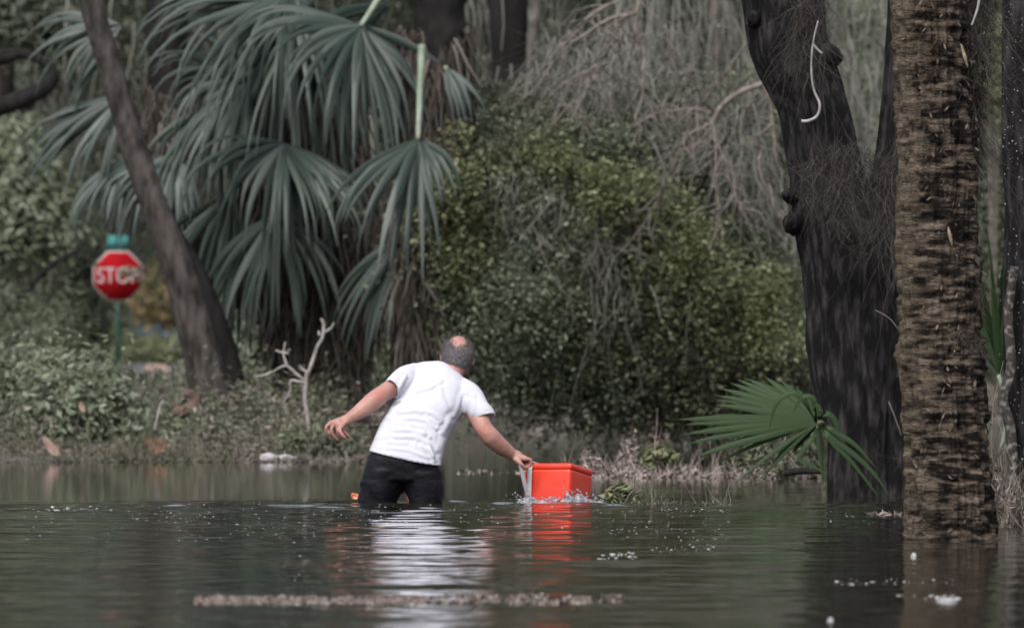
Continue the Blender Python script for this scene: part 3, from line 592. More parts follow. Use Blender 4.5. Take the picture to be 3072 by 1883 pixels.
vine('thin bare twig leaning left of the ringed palm trunk', [(2106, 745), (2140, 765), (2160, 790)], 50, .003, .002, M['twig_grey'])

# ------------------------------------------------------------------ fallen palmetto fan by the oak
d = 52.0; H = W(1966, 1016, d); o = W(1981, 1165, d)
pm = thing('palmetto_fan', 'green fan palm leaf with drooping tips standing in the water left of the big oak', 'palm leaf', o)
tips = [((1797, 909), .1, 1), ((1757, 920), .08, 1), ((1733, 933), .05, 1), ((1723, 950), .02, 1), ((1722, 973), 0, 1), ((1631, 1008), -.1, 1), ((1644, 1044), -.12, 1), ((1658, 1065), -.12, 1), ((1672, 1098), -.12, 1),
        ((1723, 1113), -.05, .5), ((1765, 1165), -.1, .45), ((1838, 1145), -.05, .45), ((1860, 1110), .1, .7), ((1905, 1090), .1, .6), ((1981, 1167), -.1, .5), ((1840, 905), .15, 1), ((1880, 915), .18, 1), ((1915, 930), .2, .9), ((1940, 945), .2, .8), ((1700, 1000), .06, 1), ((1775, 912), .1, 1), ((1745, 935), .07, 1), ((1728, 960), .02, 1), ((1650, 1020), -.1, 1), ((1820, 915), .12, 1), ((1740, 1010), .1, 1), ((1770, 1040), .12, .9)]
def leaflet(P, wmax, m, seed=0, par=None, org=None, prof=([0, .1, .45, .8, 1], [.35, .7, 1, .55, .04]), nrm=(0, -1, .5)):
    P = np.asarray(P); T = unit(np.gradient(P, axis=0)); S = unit(np.cross(T, np.array(nrm, float))); N = np.cross(S, T); t_ = np.linspace(0, 1, len(P)); wd = (wmax*np.interp(t_, *prof))[:, None]
    V = np.stack([P+S*wd-N*wd*.35, P+N*wd*.2, P-S*wd-N*wd*.35], 1).reshape(-1, 3); i = np.arange(len(P)-1)*3
    mb = MB(); mb.add(V, np.concatenate([np.stack([i, i+1, i+4, i+3], -1), np.stack([i+1, i+2, i+5, i+4], -1)])); return place(mb, 'leaflet', m, par, org)
r = np.random.RandomState(5)
for k, ((a, b_), dy, wk) in enumerate(tips):
    E = W(a, b_, d+dy); C1 = H+(E-H)*.5+np.array([0, -.03, .035 if a < 1900 else .02]); s = np.linspace(0, 1, 12)[:, None]; P = (1-s)**2*H+2*s*(1-s)*C1+s*s*E
    leaflet(P, .026*wk+.003, M['frond_fg'], k, pm, o)
for pts in ([(1966, 1016), (1935, 960), (1905, 943), (1872, 962), (1858, 995), (1852, 1029)], [(1966, 1016), (1958, 960), (1938, 951), (1922, 962), (1908, 993)], [(1975, 1010), (1972, 985), (1962, 972), (1950, 990)],
            [(1978, 1005), (1990, 992), (2006, 1005), (2016, 1032), (2023, 1060)], [(1980, 1015), (2016, 1040), (2060, 1070), (2106, 1122)], [(1980, 1020), (2000, 1050), (2060, 1095), (2105, 1140), (2138, 1188)], [(1982, 1030), (2004, 1062), (2050, 1110), (2112, 1191)], [(1980, 1020), (1925, 1095), (1950, 1115), (1990, 1140)]):
    P = spline(np.array([W(a, b_, d-.25) for a, b_ in pts]), 14); P[0:3] += np.linspace(.2, 0, 3)[:, None]*np.array([0, 1, 0]); leaflet(P, .017, M['frond_fg'], 0, pm, o, ([0, .2, .6, 1], [.4, 1, .8, .1]))
mb = MB(); tube(mb, spline(np.array([H, W(1980, 1022, d), W(1984, 1080, d), W(1983, 1150, d), W(1984, 1240, d)]), 20), np.linspace(.014, .017, 20), 8); place(mb, 'petiole', mat('mottled_petiole', (.05, .05, .03), (.16, .16, .10), scale=40, rough=.8), pm, o)

# fan palms growing further back
def fan(label, d, hub, specs, org, mname='frond', stem=None):
    o = W(org[0], org[1], d); t_ = thing('fan_palm', label, 'palm', o, 'small fan palms on the banks')
    for k, (a, L, s, c, dr, dy) in enumerate(specs):
        a_ = math.radians(a); H_ = W(hub[0], hub[1], d+dy); place(frond(H_, (math.cos(a_), -.1, math.sin(a_)), (0, -1, .3), L, s, c, dr, k+hub[0], wmax=.024), 'frond', M[mname], t_, o)
        mb = MB(); tube(mb, spline(np.array([H_, (H_+o)/2+np.array([.05, 0, 0]), o]), 10), .012, 6); rel(mb, o).build('petiole', M['petiole'], LAST[0])
    return t_
fan('green fan palm showing between the ringed palm trunk and the right edge', 62, (2402, 900), [(110, .9, .45, 11, .3, 0), (80, .8, .4, 9, .3, .2)], (2405, 1090), 'frond_fg')
fan('pale hanging fan palm leaves under the vine covered mound', 87, (1500, 930), [(-80, .42, .9, 14, .6, 0), (-115, .4, .5, 10, .8, -.1)], (1500, 1015))
fan('dark fan palm low behind the green mound near its right foot', 88, (1640, 900), [(-100, .6, .8, 16, .6, 0), (200, .4, .5, 10, .9, -.1)], (1640, 1015))
# ================================================================== the man
D = 50.0; PO = W(962, 1210, D)
def Q(px, py, dy=0): return W(px, py, D)+np.array([0, dy, 0])      # dy: further from the camera
def ell(mb, c, r, n=14, m=20, rot=None):
    th = np.linspace(0, np.pi, n)[:, None]; ph = np.linspace(0, 2*np.pi, m, endpoint=False)[None]
    V = np.stack([np.sin(th)*np.cos(ph), np.sin(th)*np.sin(ph), np.cos(th)*np.ones_like(ph)], -1)*np.asarray(r)
    V = V.reshape(-1, 3)
    if rot is not None: V = V@rot.T
    i = np.arange(n-1)[:, None]*m; j = np.arange(m)[None]; j2 = (j+1) % m
    mb.add(V+np.asarray(c), np.stack([i+j, i+m+j, i+m+j2, i+j2], -1).reshape(-1, 4))
def ctube(mb, pts, R, sides=20, flat=1.0, n=None):
    """closed limb: spline through pts with rounded ends"""
    n = n or 8*len(pts); S = spline(np.array(pts), n); Rr = np.interp(np.linspace(0, 1, n), np.linspace(0, 1, len(R)), R)
    tube(mb, S, Rr, sides, flat=flat); ell(mb, S[0], [Rr[0]*.98]*3, 8, 12); ell(mb, S[-1], [Rr[-1]*.98]*3, 8, 12)
def loft(mb, secs, sides=28, n=60, p=2.4, tilt=30, tilt0=None):
    """secs: (left px, right px, dy, half depth); rounded sections"""
    c = []; u = []; h = []
    for L_, R_, dy, th in secs:
        a = Q(*L_, dy); b_ = Q(*R_, dy); c.append((a+b_)/2); u.append((b_-a)/2); h.append([th])
    c = spline(np.array(c), n); u = spline(np.array(u), n); h = spline(np.array(h), n)
    ta = np.radians(np.interp(np.linspace(0, 1, n), [0, .35, 1], [tilt0 if tilt0 is not None else tilt, tilt, tilt])); B = np.stack([0*ta, -np.cos(ta), np.sin(ta)], 1); th = np.linspace(0, 2*np.pi, sides, endpoint=False)
    co = np.sign(np.cos(th))*abs(np.cos(th))**(2/p); si = np.sign(np.sin(th))*abs(np.sin(th))**(2/p)
    V = c[:, None]+u[:, None]*co[None, :, None]+B[:, None]*(h[:, None]*si[None, :, None])
    i = np.arange(n-1)[:, None]*sides; j = np.arange(sides)[None]; j2 = (j+1) % sides
    f = np.stack([i+j, i+j2, i+sides+j2, i+sides+j], -1).reshape(-1, 4); V = V.reshape(-1, 3); k = len(V); V = np.vstack([V, c[0], c[-1]])
    jj = np.arange(sides); jn = (jj+1) % sides
    mb.add(V, [f, np.stack([np.full(sides, k), jn, jj], -1), np.stack([np.full(sides, k+1), (n-1)*sides+jj, (n-1)*sides+jn], -1)])
def remesh(mb, name, vox, smooth=4, fac=.5):
    me = mb.mesh(name+'_src'); o = bpy.data.objects.new(name+'_src', me); COL.objects.link(o)
    md = o.modifiers.new('r', 'REMESH'); md.mode = 'VOXEL'; md.voxel_size = vox; md.adaptivity = 0
    if smooth: ms = o.modifiers.new('s', 'SMOOTH'); ms.factor = fac; ms.iterations = smooth
    dg = bpy.context.evaluated_depsgraph_get(); me2 = bpy.data.meshes.new_from_object(o.evaluated_get(dg)); bpy.data.objects.remove(o); bpy.data.meshes.remove(me)
    me2.name = name; me2.polygons.foreach_set('use_smooth', np.ones(len(me2.polygons), bool)); return me2
def getv(me): a = np.empty(len(me.vertices)*3, np.float32); me.vertices.foreach_get('co', a); return a.reshape(-1, 3).astype(float)
def getn(me): a = np.empty(len(me.vertices)*3, np.float32); me.vertex_normals.foreach_get('vector', a); return a.reshape(-1, 3).astype(float)
def setv(me, V): me.vertices.foreach_set('co', V.astype(np.float32).ravel()); me.update()

man = thing('person', 'balding grey-haired man in white t-shirt and black shorts wading bent towards the red box', 'person', (PO[0], PO[1], 0))
# ---- body: one continuous skin surface
hc = Q(1100, 851, .36)
mb = MB()
loft(mb, [((900, 1110), (1040, 1130), 0, .10), ((925, 1040), (1058, 1060), .08, .10), ((955, 985), (1090, 1010), .16, .10), ((975, 940), (1110, 965), .23, .095), ((990, 905), (1115, 935), .28, .08)], tilt=25)
ctube(mb, [Q(1065, 925, .27), Q(1084, 897, .31), Q(1098, 872, .34)], [.07, .060, .058])                       # neck
Rh = np.array([[math.cos(.10), 0, math.sin(.10)], [0, 1, 0], [-math.sin(.10), 0, math.cos(.10)]])
ell(mb, hc+np.array([0, -.005, .008]), (.079, .098, .088), 20, 28, Rh); ell(mb, hc+np.array([.006, .045, -.045]), (.060, .062, .070), 14, 20, Rh)      # cranium, face
ell(mb, hc+np.array([.012, .085, -.085]), (.036, .032, .030)); ell(mb, hc+np.array([.01, .113, -.035]), (.014, .022, .024)); ell(mb, hc+np.array([.012, .10, -.068]), (.025, .014, .010))  # chin, nose, mouth
for s in (-1, 1): ell(mb, hc+Rh@np.array([s*.080, .012, -.022]), (.011, .020, .031)); ell(mb, hc+np.array([s*.03+.01, .088, -.006]), (.022, .012, .010))   # ears, brows
ctube(mb, [Q(985, 915, .27), Q(960, 925, .18), Q(922, 944, .06)], [.062, .052, .044])                             # left upper arm
ctube(mb, [Q(922, 944, .06), Q(900, 962, .02), Q(868, 987, -.02), Q(842, 1004, -.05)], [.043, .049, .040, .029])
ctube(mb, [Q(1105, 945, .27), Q(1140, 985, .18), Q(1164, 1030, .12)], [.066, .054, .045])                         # right upper arm
ctube(mb, [Q(1164, 1030, .12), Q(1180, 1050, .13), Q(1208, 1076, .17), Q(1232, 1092, .2)], [.044, .050, .042, .029])
for (a, b_) in (((925, 1120), (905, 1260)), ((1005, 1130), (1022, 1260))):
    ctube(mb, [Q(a[0], a[1], .02), Q((a[0]+b_[0])/2, 1190, .04), Q(b_[0], b_[1], .05), Q(b_[0], b_[1]+190, -.02)], [.095, .088, .062, .045])
    ctube(mb, [Q(b_[0], b_[1]+190, -.02), Q(b_[0], b_[1]+205, .12)], [.045, .03])
def hand(mb, wr, kn, palmw, fingers, thumb):
    """wr wrist, kn centre of the knuckles; palmw a vector across the palm; fingers chains of points"""
    ctube(mb, [wr, wr*.5+kn*.5], [.027, .028], 14); s = unit(np.array(palmw)[None])[0]
    for e in (-.027, -.009, .009, .027): ctube(mb, [wr+s*e*.5, kn+s*e], [.017, .0145], 10)
    for c in fingers: ctube(mb, c, [.0105, .0098, .0092, .0072], 10, n=16)
    ctube(mb, thumb, [.015, .013, .011, .0085], 10, n=14)
# left hand, hanging loosely with curled fingers
wr = Q(842, 1004, -.05); kn = Q(812, 1019, -.07); s_ = np.array([.92, -.25, -.30])
fg = []
for e, L_, cu in ((-.036, .034, -.004), (-.013, .038, .002), (.010, .033, .012), (.030, .026, .022)):
    b0 = kn+unit(s_[None])[0]*e; fg.append([b0, b0+np.array([-.020+cu, -.006, -L_*.85]), b0+np.array([-.008+cu*1.4, .004, -L_*1.75]), b0+np.array([.014+cu, .016, -L_*2.25])])
hand(mb, wr, kn, s_, fg, [wr+np.array([-.012, -.02, -.012]), Q(818, 1030, -.115), Q(824, 1044, -.125), Q(831, 1052, -.12)])
# right hand, closed on the handle
wr = Q(1232, 1092, .2); kn = Q(1257, 1100, .205); s_ = np.array([.55, -.75, -.25]); fg = []
for e in (-.027, -.009, .009, .027):
    b0 = kn+unit(s_[None])[0]*e; fg.append([b0, b0+np.array([.027, .004, -.006]), b0+np.array([.026, .012, -.034]), b0+np.array([.002, .018, -.036])])
hand(mb, wr, kn, s_, fg, [wr+np.array([.01, -.01, -.018]), Q(1250, 1112, .165), Q(1260, 1122, .17), Q(1268, 1126, .185)])
me = remesh(rel(mb, (PO[0], PO[1], 0)), 'body', .0046, 5)
V = getv(me); Nn = getn(me); V += Nn*(.0010*fbm(V*30, 3, 5))[:, None]; setv(me, V)
M['skin'] = mat('skin', (.36, .18, .15), (.49, .27, .225), scale=9, rough=.5, bump=.15, bscale=60, spec=.4, contrast=(.3, .7)); M['skin'].node_tree.nodes['Principled BSDF'].inputs['Subsurface Weight'].default_value = .08
M['skin'].node_tree.nodes['Principled BSDF'].inputs['Subsurface Radius'].default_value = (.02, .008, .004)
# redder elbows and fingertips
t = M['skin'].node_tree; p = t.nodes['Principled BSDF']; src = p.inputs['Base Color'].links[0].from_socket; last = src
tc = t.nodes.new('ShaderNodeTexCoord')
for c, rad in ((Q(912, 944, -.02), .055), (Q(930, 940, .0), .03), (Q(1160, 1032, .06), .06), (Q(815, 1045, -.1), .05), (Q(1266, 1112, .2), .035)):
    c = c-np.array([PO[0], PO[1], 0]); vm = t.nodes.new('ShaderNodeVectorMath'); vm.operation = 'DISTANCE'; t.links.new(tc.outputs['Object'], vm.inputs[0]); vm.inputs[1].default_value = tuple(c)
    mr = t.nodes.new('ShaderNodeMapRange'); t.links.new(vm.outputs['Value'], mr.inputs[0]); mr.inputs[1].default_value = 0; mr.inputs[2].default_value = rad; mr.inputs[3].default_value = .65; mr.inputs[4].default_value = 0
    mx = t.nodes.new('ShaderNodeMix'); mx.data_type = 'RGBA'; t.links.new(mr.outputs[0], mx.inputs[0]); t.links.new(last, mx.inputs[6]); mx.inputs[7].default_value = (.46, .13, .10, 1); last = mx.outputs[2]
t.links.new(last, p.inputs['Base Color'])
obj('body', me, M['skin'], man)
OFF = np.array([PO[0], PO[1], 0])

# ---- t-shirt: torso and sleeves grown into one cloth, then folded
mb = MB()
loft(mb, [((888, 1082), (1061, 1119), .01, .135), ((899, 1056), (1066, 1090), .04, .135), ((914, 1022), (1078, 1052), .09, .130), ((935, 988), (1096, 1018), .14, .128), ((951, 955), (1117, 985), .19, .122), ((957, 925), (1128, 955), .235, .115),
          ((968, 898), (1122, 925), .275, .10), ((1000, 879), (1108, 905), .31, .075), ((1045, 874), (1092, 890), .335, .055)], n=90, sides=40, tilt=28, tilt0=-4)
ctube(mb, [Q(1000, 905, .28), Q(975, 912, .20), Q(955, 925, .12), Q(944, 934, .08)], [.072, .070, .060, .052], 26)
ctube(mb, [Q(1095, 940, .28), Q(1125, 955, .22), Q(1148, 985, .17), Q(1166, 1002, .15)], [.082, .079, .066, .060], 26)
me = remesh(rel(mb, OFF), 'shirt', .0060, 3)
V = getv(me); Nn = getn(me)
# cut the sleeve ends and hem flat by pushing the rounded ends in
def flatten(V, c, n):
    n = unit(np.array(n)[None])[0]; q = (V-(c-OFF)); s = q@n; rr = np.linalg.norm(q-s[:, None]*n, axis=1); m_ = (s > 0) & (rr < .085) & (s < .09)
    V[m_] -= s[m_][:, None]*n; deep = m_ & (rr < .045); V[deep] -= n*.02
    return V
V = flatten(V, Q(942, 935, .08), Q(922, 944, .06)-Q(960, 925, .14)); V = flatten(V, Q(1168, 1006, .15), Q(1166, 1034, .12)-Q(1150, 992, .16))
px = ((V[:, 0]+PO[0])*F/(V[:, 1]+PO[1])+512)*K; py = (HOR-(V[:, 2]-CAMH)*F/(V[:, 1]+PO[1]))*K
back = np.clip(-Nn[:, 1]*2.2, 0, 1)
h = np.zeros(len(V))
folds = [([(1002, 940), (1035, 932), (1062, 915)], 4, 1.0), ([(985, 952), (1000, 945)], 4, .5), ([(1095, 1000), (1105, 970), (1112, 945)], 5, .8), ([(1075, 985), (1062, 955), (1058, 930)], 6, .6), ([(960, 990), (1000, 985), (1040, 992), (1062, 1012)], 5, 1.0),
         ([(955, 1005), (995, 1004), (1025, 1010), (1050, 1030)], 4, .8), ([(940, 1030), (985, 1033), (1020, 1042)], 5, .9), ([(950, 1050), (1000, 1048), (1030, 1066), (1042, 1095)], 5, 1.2), ([(935, 1062), (980, 1062)], 4, .6), ([(1015, 1070), (1035, 1085), (1045, 1105)], 5, .9),
         ([(925, 1000), (965, 1015)], 6, .5), ([(1085, 1000), (1068, 1040), (1056, 1080)], 6, .8), ([(1070, 1060), (1062, 1095)], 5, .7), ([(950, 950), (962, 930), (975, 905)], 5, 1.0), ([(1110, 1005), (1118, 985), (1122, 960)], 5, 1.0), ([(1135, 1000), (1140, 975), (1138, 950)], 5, .6),
         ([(935, 1075), (985, 1082), (1030, 1100)], 4, .5), ([(905, 1050), (950, 1040)], 6, .6), ([(985, 1020), (1005, 1024), (1035, 1050)], 4, .7), ([(1025, 1000), (1052, 1018), (1062, 1040)], 4, .7)]
for pl, wd, am in folds:
    d_ = np.full(len(V), 1e9); pl = np.array(pl, float)
    for a, b_ in zip(pl[:-1], pl[1:]):
        ab = b_-a; tt = np.clip(((px-a[0])*ab[0]+(py-a[1])*ab[1])/(ab@ab), 0, 1); dx = px-a[0]-tt*ab[0]; dy = py-a[1]-tt*ab[1]; dd = np.hypot(dx, dy); d_ = np.minimum(d_, dd)
    h += .85*am*(.0075*np.exp(-(d_/wd)**2)-.0042*np.exp(-((d_-wd*1.9)/wd)**2))
h += .0035*fbm(np.stack([(px+py*.4)*.02, (py-px*.15)*.055, px*0], -1), 3, 9)*back
V += Nn*(h*back*.85)[:, None]; V += Nn*(.0012*fbm(V*26, 2, 19))[:, None]
hem = np.clip(1-np.abs((py-1082-(px-888)*.21))/3.0, 0, 1); V += Nn*(hem*.0022)[:, None]
setv(me, V)
M['shirt'] = mat('white_cotton', (.55, .55, .62), (.60, .60, .67), scale=4, rough=.85, bump=.12, bscale=160, spec=.2); obj('shirt', me, M['shirt'], man)

# ---- wet black shorts
mb = MB()
loft(mb, [((866, 1168), (1064, 1170), .035, .135), ((872, 1140), (1062, 1142), .03, .14), ((880, 1112), (1056, 1124), .03, .145), ((893, 1084), (1050, 1112), .04, .13), ((905, 1060), (1058, 1085), .05, .11)], n=40, tilt=15)
for L_, R_, L2, R2, L3, R3 in (((880, 1130), (975, 1140), (868, 1175), (968, 1178), (862, 1222), (955, 1224)), ((962, 1140), (1060, 1140), (972, 1178), (1066, 1175), (980, 1224), (1062, 1222))):
    loft(mb, [(L_, R_, .03, .135), (((L_[0]+L2[0])/2-1, 1155), ((R_[0]+R2[0])/2, 1155), .035, .13), (L2, R2, .04, .125), ((L3[0]-1, 1205), (R3[0]+1, 1205), .05, .115), (L3, R3, .05, .11), ((L3[0]+2, 1300), (R3[0], 1300), .05, .11)], n=50, tilt=5, p=2.1)
me = remesh(rel(mb, OFF), 'shorts', .0065, 4)
V = getv(me); Nn = getn(me); V += Nn*((.006*fbm(V*np.array([9, 9, 6]), 3, 25)+.005*(1-abs(noise(V*np.array([7, 7, 4])+V[:, [2, 0, 1]]*5, 27))*2)*(.3+(V[:, 2] < .12)))*.8)[:, None]; setv(me, V)
M['shorts'] = mat('wet_black_cloth', (.004, .004, .008), (.010, .010, .016), scale=7, rough=.62, bump=.5, bscale=22, spec=.25); obj('shorts', me, M['shorts'], man)

# ---- hair: short grey blades with a bald crown
mb = MB(); r = np.random.RandomState(44); n = 15000; u_ = unit(r.normal(size=(n, 3))); u_ = u_[(u_[:, 1] < .35)]
bald = np.array([-.02, -.62, .78]); cosb = u_@unit(bald[None])[0]; keep = r.rand(len(u_)) < np.clip((.935-cosb+.02*r.normal(size=len(cosb)))/.26, 0.012, 1); u_ = u_[keep]
u_ = u_[(u_[:, 2] > -.74+.12*r.rand(len(u_))) & ~((abs(u_[:, 0]) > .80) & (u_[:, 2] < -.08) & (u_[:, 1] > -.16))]
base = u_*np.array([.080, .099, .089])@Rh.T+hc+np.array([0, -.005, .008]); T = unit(u_*.55+np.array([0, -.1, -.75])+r.normal(size=u_.shape)*.16); L_ = (.011+.010*r.rand(len(u_)))[:, None]*np.where(u_[:, 2:3] < -.3, 1.3, 1)
S = unit(np.cross(T, u_))*.0016; A_ = base-u_*.002; B_ = base+T*L_*.55+u_*.003; C_ = base+T*L_+u_*.001
mb.add(np.stack([A_-S, A_+S, B_+S*.8, B_-S*.8, C_], 1).reshape(-1, 3), [np.arange(len(u_))[:, None]*5+np.array([[0, 1, 2, 3]]), np.arange(len(u_))[:, None]*5+np.array([[3, 2, 4]])])
M['hair'] = leafmat('grey_hair', [(.12, .105, .108), (.15, .135, .14), (.18, .165, .17), (.24, .22, .226)], rough=.6, transl=0)
rel(mb, OFF).build('hair', M['hair'], man)

# ================================================================== red box
th = math.radians(24); bx0 = Q(1372, 1202, .18)      # front bottom corner at the water
ex = np.array([-math.cos(th), math.sin(th)*1.0, 0]); ey = np.array([math.sin(th)*.95, math.cos(th), 0]); Lx, Ly, Hh, sub = .262, .285, .188, .10
bcen = bx0+ex*Lx/2+ey*Ly/2
import bmesh
def rbox(name, sx, sy, sz, z0, taper=.94, bev=.018, segs=4):
    bm = bmesh.new(); bmesh.ops.create_cube(bm, size=1)
    for v in bm.verts:
        k = taper if v.co.z < 0 else 1.0; v.co = Vector((v.co.x*sx*k, v.co.y*sy*k, z0+(v.co.z+.5)*sz))
    bmesh.ops.bevel(bm, geom=bm.edges[:], offset=bev, segments=segs, affect='EDGES', profile=.6)
    me = bpy.data.meshes.new(name); bm.to_mesh(me); bm.free(); me.polygons.foreach_set('use_smooth', np.ones(len(me.polygons), bool)); return me
M['red'] = mat('orange_red_plastic', (.72, .045, .016), (.66, .037, .014), scale=5, rough=.33, bump=.12, bscale=18, spec=.5); M['red'].node_tree.nodes['Principled BSDF'].inputs['Subsurface Weight'].default_value = .05
M['wht'] = mat('white_plastic', (.62, .62, .64), (.72, .72, .74), scale=6, rough=.4)
box = thing('cooler_box', 'bright orange-red plastic box with a white handle half sunk in the water', 'box', (bcen[0], bcen[1], 0))
box.rotation_euler = (math.radians(-8.0), math.radians(-.6), -th)
obj('shell', rbox('shell', Lx, Ly, Hh+sub-.028, -sub, .96, .020), M['red'], box)
obj('lid', rbox('lid', Lx+.004, Ly+.004, .034, Hh-.034, .999, .016), M['red'], box)
def lo(p):   # world point into the box's own frame
    from mathutils import Euler
    return np.array(Euler(box.rotation_euler).to_matrix().transposed() @ Vector(np.array(p)-np.array(box.location)))
def strap(pts, w_, t_, name, m, par):
    mb = MB(); P = spline(np.array(pts), 5*len(pts)); T = unit(np.gradient(P, axis=0)); S = np.array([1, 0, 0.]); S = np.broadcast_to(S, P.shape); N = unit(np.cross(T, S))
    V = np.stack([P+S*w_/2+N*t_/2, P-S*w_/2+N*t_/2, P-S*w_/2-N*t_/2, P+S*w_/2-N*t_/2], 1).reshape(-1, 3); n = len(P); i = np.arange(n-1)[:, None]*4; j = np.arange(4)[None]; j2 = (j+1) % 4
    mb.add(V, np.stack([i+j, i+j2, i+4+j2, i+4+j], -1).reshape(-1, 4)); return mb.build(name, m, par, smooth=False)
xs = -Lx/2+.036
strap([(xs, -Ly/2-.008, -.06), (xs, -Ly/2-.009, .04), (xs, -Ly/2-.011, Hh-.02), (xs, -Ly/2-.004, Hh+.004), (xs, -Ly/2+.03, Hh+.005), (xs, Ly/2-.02, Hh+.005)], .024, .006, 'band', M['wht'], box)
hd = thing('handle_tmp', None, None, (0, 0, 0)); 
mb = MB(); piv = np.array([xs, -Ly/2-.020, .012]); g1 = lo(Q(1252, 1117, .17)); g2 = lo(Q(1262, 1110, .26)); piv2 = np.array([xs, Ly/2+.018, .03])
tube(mb, spline(np.array([piv, piv*.5+g1*.5+np.array([0, -.004, 0]), g1]), 16), .0115, 10, flat=.75); hm = mb.build('handle', M['wht'], box)
bpy.data.objects.remove(hd)
mb = MB(); tube(mb, spline(np.array([g1, (g1+g2)/2+np.array([0, 0, .002]), g2]), 10), .012, 10); M['grip'] = mat('black_rubber', (.015, .014, .016), (.03, .028, .03), rough=.6); mb.build('grip', M['grip'], hm)
mb = MB(); tube(mb, spline(np.array([g2, g2*.5+piv2*.5, piv2]), 12), .0105, 10, flat=.75); mb.build('far_arm', M['wht'], hm)

# ---- splash round the box and the wake
M['foam'] = mat('splash_water', (.42, .42, .46), (.80, .80, .85), scale=60, rough=.12, bump=.5, bscale=90, contrast=(.45, .6), spec=.7); p = M['foam'].node_tree.nodes['Principled BSDF']; p.inputs['Transmission Weight'].default_value = .55; p.inputs['IOR'].default_value = 1.33
def splash(label, path, hs, wdt, seed, org):
    o = np.array([*W(org[0], org[1], D)[:2], 0]); P = spline(np.array([Q(a, b_, dy) for a, b_, dy in path]), 90); P[:, 2] = 0; n, m_ = len(P), 17; T = unit(np.gradient(P, axis=0)); S = np.cross(T, [0, 0, 1.]); v = np.linspace(-1, 1, m_)
    H_ = np.interp(np.linspace(0, 1, n), np.linspace(0, 1, len(hs)), hs); pr = (1-v**2)**.8
    V = P[:, None]+S[:, None]*(v*wdt)[None, :, None]; nz = fbm(V*np.array([38, 38, 1])+seed, 4, seed); V[..., 2] = H_[:, None]*pr[None]*(.9+1.0*nz)-.004; V[..., 1] += .014*noise(V*45, seed+1); V[..., 0] += .014*noise(V*45, seed+2)
    i = np.arange(n-1)[:, None]*m_; j = np.arange(m_-1)[None]; mb = MB(); mb.add(V.reshape(-1, 3), np.stack([i+j, i+j+1, i+m_+j+1, i+m_+j], -1).reshape(-1, 4))
    r_ = np.random.RandomState(seed)
    for q in range(38):
        k = r_.randint(n); c = P[k]+np.array([r_.normal()*.03, r_.normal()*.03, H_[k]*(.6+1.3*r_.rand())]); s_ = .0018+.0035*r_.rand(); ell(mb, c, (s_*1.5, s_, s_), 5, 6)
    ob = rel(mb, o).build('splash', M['foam'], None, tuple(o)); return tag(ob, label, 'splash', None, 'stuff')
splash('white water curling off the left end of the box', [(1238, 1197, .12), (1255, 1190, .12), (1275, 1195, .13), (1292, 1198, .1)], [.004, .032, .034, .012], .045, 1, (1260, 1200))
splash('thin broken water along the front of the box', [(1285, 1196, .13), (1320, 1200, .12), (1350, 1202, .10), (1376, 1203, .09)], [.014, .018, .026, .030], .022, 2, (1320, 1200))
splash('bright water sliding off the right side of the box', [(1366, 1203, .10), (1390, 1203, .16), (1415, 1205, .22), (1436, 1207, .20), (1456, 1207, .24)], [.040, .045, .026, .016, .008], .035, 3, (1400, 1205))
M['bubble'] = mat('foam_bubble', (.22, .22, .22), (.42, .42, .42), scale=40, rough=.25, spec=.7)
def bubbles(name, spots, seed):
    r_ = np.random.RandomState(seed); mb = MB()
    for (x0, x1, y0, y1, n, s0, s1) in spots:
        for q in range(n):
            a = r_.uniform(x0, x1); b_ = r_.uniform(y0, y1); dd = DZ(b_); c = W(a, b_, dd); s = (s0+(s1-s0)*r_.rand()**3)*.52; c[2] = float(waves(np.array([c[0]]), np.array([c[1]]))[0]); ell(mb, c, (s*(1+1.6*r_.rand()), s, s*.55), 5, 7)
    return tag(mb.build(name, M['bubble']), kind='stuff')
bubbles('foam_bubbles', [(300, 1000, 1205, 1260, 190, .003, .007), (860, 1200, 1215, 1255, 80, .003, .008), (420, 760, 1255, 1300, 60, .003, .006), (0, 500, 1210, 1300, 60, .003, .006), (1200, 1460, 1200, 1240, 60, .003, .007), (1430, 1760, 1225, 1300, 110, .003, .007), (1440, 1530, 1325, 1345, 26, .004, .012),
    (1560, 1720, 1310, 1325, 24, .003, .008), (700, 1100, 1290, 1400, 40, .003, .006), (2000, 2300, 1392, 1402, 26, .003, .008), (2130, 2330, 1425, 1440, 18, .006, .014), (1100, 1500, 1200, 1300, 60, .003, .006), (60, 260, 1218, 1226, 20, .005, .016), (1560, 1740, 1220, 1232, 24, .003, .010), (1980, 2200, 1230, 1260, 30, .003, .007)], 3)
for q, (a, b_, s, lb) in enumerate([(2198, 1337, .011, 'white foam blob below the foot of the ringed palm trunk'), (1998, 1494, .009, 'white foam blob at the bottom edge below the oak reflection'), (2278, 1446, .019, 'wide grey raft of foam low on the right')]):
    dd = DZ(b_); c = W(a, b_, dd); mb = MB(); ell(mb, (0, 0, 0), (s*(1.7 if q == 2 else 1), s*1.5, s*(.5 if q == 2 else 1.1)), 10, 14); V = mb.v[0]; mb.v[0] = V+unit(V)*(noise(V*90, q)*s*.25)[:, None]; tag(mb.build('foam_blob', M['bubble'], None, (c[0], c[1], .002)), lb, 'foam')
